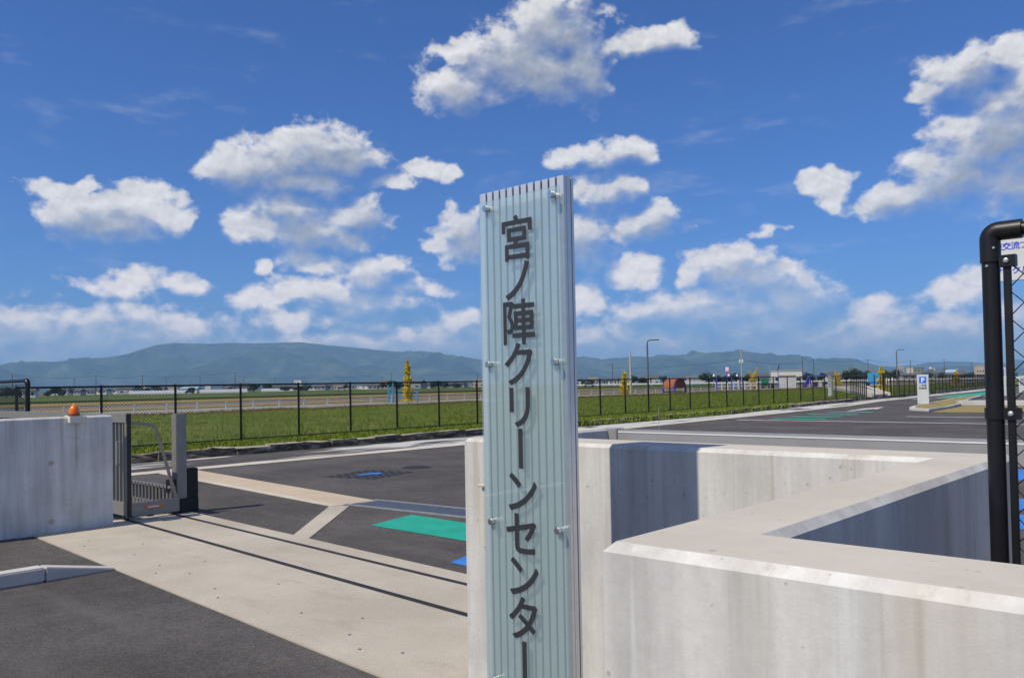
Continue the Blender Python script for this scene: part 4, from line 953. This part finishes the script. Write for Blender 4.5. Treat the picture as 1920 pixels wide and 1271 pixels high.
# ---- utility poles and lines
POLES = [(-416.8, 122.2), (-536.9, 191.0), (-452.9, 171.8), (-459.9, 199.0), (-542.2, 250.2), (-508.1, 256.8), (-384.9, 213.1), (-498.2, 282.0), (-613.7, 375.6), (-566.9, 374.2), (-540.7, 430.7), (-412.3, 336.2), (-387.9, 389.1), (-218.1, 304.9), (-134.5, 314.6), (-147.3, 356.4), (-141.2, 405.3), (-141.2, 468.6), (-120.5, 452.8), (-136.2, 570.9)]
def utility(label, x, y, h, group, big=False, rz=.8):
    t = thing('utility_pole', label, 'utility pole', (x, y, 0), rz, group)
    MB().cyl((0, 0, 0), (0, 0, h), .2, .13, 8).obj('pole', M['pole_concrete' if big else 'pole_dark'], t, smooth=True)
    for k, z in enumerate((h - .35, h - 1.1, h - 1.9) if big else (h - .3,)):
        a = MB().box(-1.1 - .25 * (k == 0), 1.1 + .25 * (k == 0), -.06, .06, z, z + .12).obj('crossarm', M['pole_dark'], t)
        for q in (-1, -.5, .6, 1): MB().cyl((q, 0, z + .12), (q, 0, z + .35), .06, n=6).obj('insulator', M['box_white'], a)
    if big:
        for s in (-.42, .42): MB().cyl((s, 0, h - 4.4), (s, 0, h - 3.3), .27, n=12).obj('transformer', M['house_white'], t, smooth=True)
        MB().box(-.8, .8, -.07, .07, h - 3.2, h - 3.05).obj('crossarm', M['pole_dark'], t)
for i, (x, y) in enumerate(POLES): utility('thin dark utility pole far off in the fields before the hills', x, y, 10.2, 'utility poles in the far fields', rz=.4 + .3 * (i % 3))
utility('pale utility pole with crossarms and two white transformers', -125.7, 246.8, 11.6, None, True, .5)
def line(label, pts, h, r=.035, sag=.9):
    mb = MB()
    for a, b_ in zip(pts, pts[1:]):
        a, b_ = Vector((*a, h)), Vector((*b_, h))
        mb.tube([a.lerp(b_, i / 10) - Vector((0, 0, sag * 4 * (i / 10) * (1 - i / 10))) for i in range(11)], r, 4)
    tag(mb.obj('power_line', M['wire']), label, 'power line')
line('thin power line strung over the left fields below the main ridge', [(-416.8, 122.2), (-452.9, 171.8), (-459.9, 199.0), (-384.9, 213.1), (-498.2, 282), (-566.9, 374.2), (-412.3, 336.2), (-387.9, 389.1)], 10.1, .05, 1.2)
line('sagging power line from the transformer pole towards the plain pole by the shed', [(-218.1, 304.9), (-125.7, 246.8), (-134.5, 314.6)], 8.2, .05, 1.0)
line('thin power line running between the right hand utility poles', [(-134.5, 314.6), (-147.3, 356.4), (-141.2, 405.3), (-141.2, 468.6), (-136.2, 570.9)], 10.1, .05, 1.1)

# ---- far trees
TREES = [(-317.2, 91.2, 4.2, 3.6), (-316.1, 94.7, 3.6, 2.7), (-323.0, 106.1, 2.5, 1.5), (-340.4, 117.0, 2.1, 1.4), (-334.1, 104.3, 2.3, 2.1), (-355.6, 223.5, 1.7, 3.4), (-360.6, 234.2, 1.9, 3.8), (-358.5, 237.5, 1.3, 2.7), (-309.9, 252.9, 5.1, 3.8), (-307.8, 255.5, 3.8, 2.6), (-312.0, 281.2, 3.8, 3.0), (-315.1, 292.5, 3.5, 3.0), (-318.6, 303.5, 2.9, 3.4), (-235.7, 347.6, 5.1, 2.9), (-237.6, 358.4, 3.8, 2.5), (-228.9, 364.0, 4.7, 2.2), (-229.9, 375.2, 3.5, 2.8), (-161.3, 287.9, 5.7, 4.1), (-162.6, 298.6, 4.0, 2.6), (-164.2, 309.1, 4.0, 2.4), (-165.4, 319.8, 4.9, 3.4), (-161.2, 321.9, 4.3, 2.9), (-137.2, 300.1, 2.6, 2.0), (-136.2, 322.4, 4.4, 2.1), (-138.3, 332.4, 3.8, 1.5), (-142.1, 352.4, 4.5, 2.3), (-119.3, 318.4, 5.0, 2.6), (-116.7, 319.4, 5.4, 2.6), (-116.3, 324.8, 4.7, 2.1), (-125.5, 358.7, 5.0, 2.0), (-125.0, 380.0, 5.2, 2.1), (-120.9, 381.3, 5.4, 2.6), (-137.4, 480.7, 2.5, 3.8), (-123.8, 505.0, 3.0, 3.8)]
def tree(x, y, h, w, seed):
    r = random.Random(seed); h = max(h, 2.6)
    t = thing('broadleaf_tree', 'dark broadleaf tree far off at the edge of the fields', 'tree', (x, y, 0), 0, 'far dark trees')
    MB().cyl((0, 0, 0), (0, 0, h * .6), .25, .12, 6).obj('trunk', M['bark'], t)
    mb = MB()
    cl = [(r.uniform(-.55, .55) * w, r.uniform(-.55, .55) * w, h * r.uniform(.35, .78), r.uniform(.32, .55)) for _ in range(9)] + [(0, 0, h * .72, .5)]
    for (cx, cy_, cz, cr) in cl:
        for _ in range(60):
            d = Vector((r.gauss(0, 1), r.gauss(0, 1), r.gauss(0, 1))).normalized(); q = cr * r.uniform(.7, 1.05)
            c = Vector((cx + d.x * q * w, cy_ + d.y * q * w, cz + d.z * q * h * .45)); s = r.uniform(.2, .42)
            d1 = (d.orthogonal() + Vector((r.gauss(0, .4), r.gauss(0, .4), r.gauss(0, .4)))).normalized() * s; d2 = d1.cross(d + Vector((.1, 0, .2))).normalized() * s * .8
            mb.quad(c - d1, c - d2, c + d1, c + d2)
    mb.obj('crown', M['leaf_dark'], t)
_rt = random.Random(44)
for k in range(46):                          # the broken line of trees along the town's edge
    a = math.radians(_rt.uniform(-76, -11)); d = _rt.uniform(430, 700); hh = _rt.uniform(2.8, 5.2)
    TREES.append((d * math.sin(a), d * math.cos(a), hh, hh * _rt.uniform(.5, .95)))
for i, (x, y, h, w) in enumerate(TREES): tree(x, y, h, w, 100 + i)

# ---- far houses
HOUSES = [(-305.6, 94.9, 1.7, 4, 'w'), (-489.0, 176.9, 1.8, 4.8, 'g'), (-524.6, 195.9, 1.0, 4.5, 'w'), (-577.9, 224.6, 1.9, 7.9, 'w'), (-648.9, 262.5, 2.1, 9.0, 'w'), (-516.0, 217.6, 0.9, 5.9, 'g'), (-596.4, 258.4, 6.0, 4, 't'), (-546.3, 248.0, 3.7, 8.5, 'w'), (-506.0, 239.9, 1.0, 6.7, 'b'), (-466.3, 230.0, 2.8, 10.6, 'bl'), (-568.6, 293.8, 5.1, 4, 't'), (-491.7, 268.1, 2.4, 6.2, 'w'), (-540.5, 303.7, 1.2, 6.1, 'g'), (-502.6, 289.4, 2.2, 4.3, 'b'), (-600.7, 359.3, 3.8, 5.2, 'w'), (-409.4, 250.5, 1.3, 6.0, 'g'), (-670.8, 435.9, 8.6, 7.0, 't'), (-513.7, 347.2, 2.5, 7.8, 'w'), (-461.1, 317.8, 1.7, 6.3, 'g'), (-487.6, 349.6, 1.8, 6.1, 'b'), (-565.1, 413.1, 3.5, 6.2, 'w'), (-574.3, 434.3, 4.3, 4.6, 'w'), (-442.2, 343.6, 1.4, 6.4, 'w'), (-470.3, 372.6, 2.0, 6.9, 'g'), (-484.1, 418.7, 4.0, 9.0, 'g'), (-418.9, 371.7, 2.9, 6.5, 'w'), (-467.1, 437.5, 4.4, 9.1, 'g'), (-402.3, 389.6, 3.1, 6.5, 'w'), (-495.9, 494.1, 4.2, 6.3, 'g'), (-388.4, 508.7, 4.0, 7.4, 'w'), (-420.5, 559.7, 5.9, 7.2, 'b'), (-331.2, 451.5, 3.5, 6.5, 'g'), (-302.2, 423.2, 3.6, 6.0, 'w'), (-357.1, 506.8, 4.7, 4.8, 'w'), (-333.1, 499.1, 3.9, 6.1, 'g'), (-380.4, 587.6, 6.8, 11.6, 'w'), (-272.2, 443.1, 2.9, 7.2, 'g'), (-287.2, 480.8, 4.3, 9.2, 'g'), (-241.1, 415.1, 2.9, 6.7, 'b'), (-246.3, 435.1, 3.1, 5.7, 'w'), (-296.5, 544.5, 5.2, 5.4, 'w'), (-222.6, 425.3, 3.6, 8.4, 'g'), (-226.4, 468.1, 5.1, 9.6, 'g'), (-272.6, 579.1, 6.1, 4.7, 'w'), (-147.2, 328.5, 4.7, 11.0, 'wl'), (-205.7, 477.6, 5.2, 7.0, 'g'), (-203.9, 521.6, 5.1, 7.4, 'w'), (-183.9, 486.4, 4.7, 6.2, 'g'), (-220.6, 600.8, 8.7, 4, 'w'), (-209.1, 604.9, 7.6, 4, 'w'), (-153.7, 454.7, 3.2, 7.4, 'g'), (-190.8, 610.9, 8.7, 4, 'b'), (-233.0, 786.2, 9.4, 12.4, 'b'), (-205.0, 731.8, 7.2, 4, 'w'), (-214.6, 770.7, 9.3, 4, 't'), (-162.1, 598.4, 5.0, 5.7, 'g'), (-194.9, 734.6, 7.4, 5.2, 'w'), (-180.1, 697.1, 6.1, 9.0, 'bl'), (-155.4, 620.8, 5.2, 5.1, 'w'), (-138.8, 542.5, 2.9, 8.3, 'g'), (-135.3, 584.5, 7.7, 4.7, 'b'), (-157.9, 516.4, 3.1, 7.5, 'w'), (-156.7, 537.6, 3.0, 7.1, 'g'), (-153.7, 475.8, 3.4, 5.3, 'w')]
_rh = random.Random(45)
for k in range(60):
    a = math.radians(_rh.uniform(-76, -11)); d = _rh.uniform(520, 950)
    HOUSES.append((d * math.sin(a), d * math.cos(a), _rh.uniform(2.6, 5.5), _rh.uniform(6, 13), _rh.choice('wwgggwb')))
HK = {'w': ('white walled house with low dark roof far off at the foot of the hills', 'house_white', 'roof_tile', 'house'), 'wl': ('long low white hall behind the shed, far off', 'house_white', 'cream', 'hall'), 'g': ('grey house with dark tiled roof far off in the town', 'house_grey', 'roof_tile', 'house'),
      'b': ('beige flat building far off in the town', 'house_beige', 'house_beige', 'building'), 'bl': ('pale hall with light blue roof far off in the town', 'house_white', 'house_blue', 'hall'), 't': ('slim pale tower block far off in the town', 'house_white', 'house_white', 'tower')}
for i, (x, y, h, w, k) in enumerate(HOUSES):
    lab, wm_, rm, cat = HK[k]; h = max(h, 3.2) + .6; r = random.Random(i)
    t = thing(cat, lab, cat, (x, y, 0), math.atan2(-x, y) * -1 + r.uniform(-.3, .3) if False else r.uniform(.3, 1.1), 'far ' + cat + 's, ' + k)
    d = w * r.uniform(.6, .9)
    if k in ('b', 't', 'wl'):
        MB().box(-w / 2, w / 2, -d / 2, d / 2, 0, h - .3).obj('wall', M[wm_], t); MB().box(-w / 2 - .2, w / 2 + .2, -d / 2 - .2, d / 2 + .2, h - .299, h).obj('roof', M[rm], t)
        for q in range(2 if k == 't' else 3):
            for zz in range(max(1, int(h / 3))): MB().box(-w / 2 + (q + .3) * w / 3, -w / 2 + (q + .75) * w / 3, -d / 2 - .02, -d / 2 - .001, zz * 2.8 + 1, zz * 2.8 + 2.1).obj('window', M['window_dark'], t)
    else:
        he = h * .66; MB().box(-w / 2, w / 2, -d / 2, d / 2, 0, he).obj('wall', M[wm_], t)
        mb = MB(); o_ = .5; mb.v = [(-w / 2 - o_, -d / 2 - o_, he + .001), (w / 2 + o_, -d / 2 - o_, he + .001), (w / 2 + o_, d / 2 + o_, he + .001), (-w / 2 - o_, d / 2 + o_, he + .001), (-w / 2 + .2, 0, h), (w / 2 - .2, 0, h)]
        mb.f = [(0, 3, 2, 1), (0, 1, 5, 4), (2, 3, 4, 5), (1, 2, 5), (3, 0, 4)]; mb.obj('roof', M[rm], t)
        for q in (-.28, .2): MB().box(q * w, q * w + w * .18, -d / 2 - .02, -d / 2 - .001, .9, 2.0).obj('window', M['window_dark'], t)
for i, (x, y, w) in enumerate(((-360.4, 168, 18), (-345.0, 185.3, 20), (-398.5, 173.6, 14), (-369.4, 227.3, 15), (-180.7, 310.8, 12))):
    t = thing('greenhouse', 'long pale vinyl greenhouse out in the fields', 'greenhouse', (x, y, .2), 1.1, 'greenhouses in the fields')
    mb = MB(); n = 10
    for sx in (-w / 2, w / 2): mb.v += [(sx, math.cos(PI * i_ / n) * 2.4, math.sin(PI * i_ / n) * 1.6) for i_ in range(n + 1)]
    mb.f = [(i_, i_ + 1, n + 2 + i_, n + 1 + i_) for i_ in range(n)] + [tuple(range(n + 1)), tuple(range(2 * n + 1, n, -1))]
    mb.obj('vinyl_cover', M['vinyl'], t, smooth=True); MB().box(-w / 2 - .05, -w / 2 - .001, -.6, .6, 0, 1.35).obj('door', M['house_white'], t)
# ---- cars far off
def car(label, x, y, z, rz, m):
    t = thing('parked_car', label, 'car', (x, y, z), rz)
    MB().box(-2, 2, -.8, .8, .3, .85).obj('body', M[m], t, bevel=.12)
    mb = MB(); mb.v = [(-1.5, -.76, .851), (1.2, -.76, .851), (1.2, .76, .851), (-1.5, .76, .851), (-1.1, -.64, 1.45), (.6, -.64, 1.45), (.6, .64, 1.45), (-1.1, .64, 1.45)]; mb.f = [(0, 3, 2, 1), (4, 5, 6, 7), (0, 1, 5, 4), (1, 2, 6, 5), (2, 3, 7, 6), (3, 0, 4, 7)]
    mb.obj('cabin', M['window_dark'], t); MB().box(-1.08, .58, -.62, .62, 1.4505, 1.5).obj('roof', M[m], t)
    for xx in (-1.25, 1.25):
        for s in (-1, 1): MB().cyl((xx, s * .68, .32), (xx, s * .84, .32), .32, n=12).obj('wheel', M['tyre'], t)
car('dark blue car far off on the field road', -341, 167.6, .3, 1.2, 'car_dark'); car('white van-like car far off among the left fields', -365, 163.4, .3, 1.2, 'car_white')
car('white car far off beyond the slim golden shrub', -267.6, 193.1, .3, 1.0, 'car_white'); car('white car far off on the road right of the sign pylon', -163.3, 215, .3, .9, 'car_white')

# ================================================================== HAZE
def haze():
    o = MB().box(-13500, 13500, -13500, 13500, -8, 640).obj('haze', None); tag(o, 'thin blue summer haze filling the air over the plain', 'haze', kind='stuff')
    m = bpy.data.materials.new('haze'); m.use_nodes = True; N = NT(m.node_tree); N.n.clear()
    v = N.new('ShaderNodeVolumePrincipled'); v.inputs['Color'].default_value = (.38, .63, 1.0, 1); v.inputs['Density'].default_value = 1.15e-4; v.inputs['Anisotropy'].default_value = .0
    out = N.new('ShaderNodeOutputMaterial'); N.l.new(v.outputs[0], out.inputs['Volume']); o.data.materials.append(m)
haze()
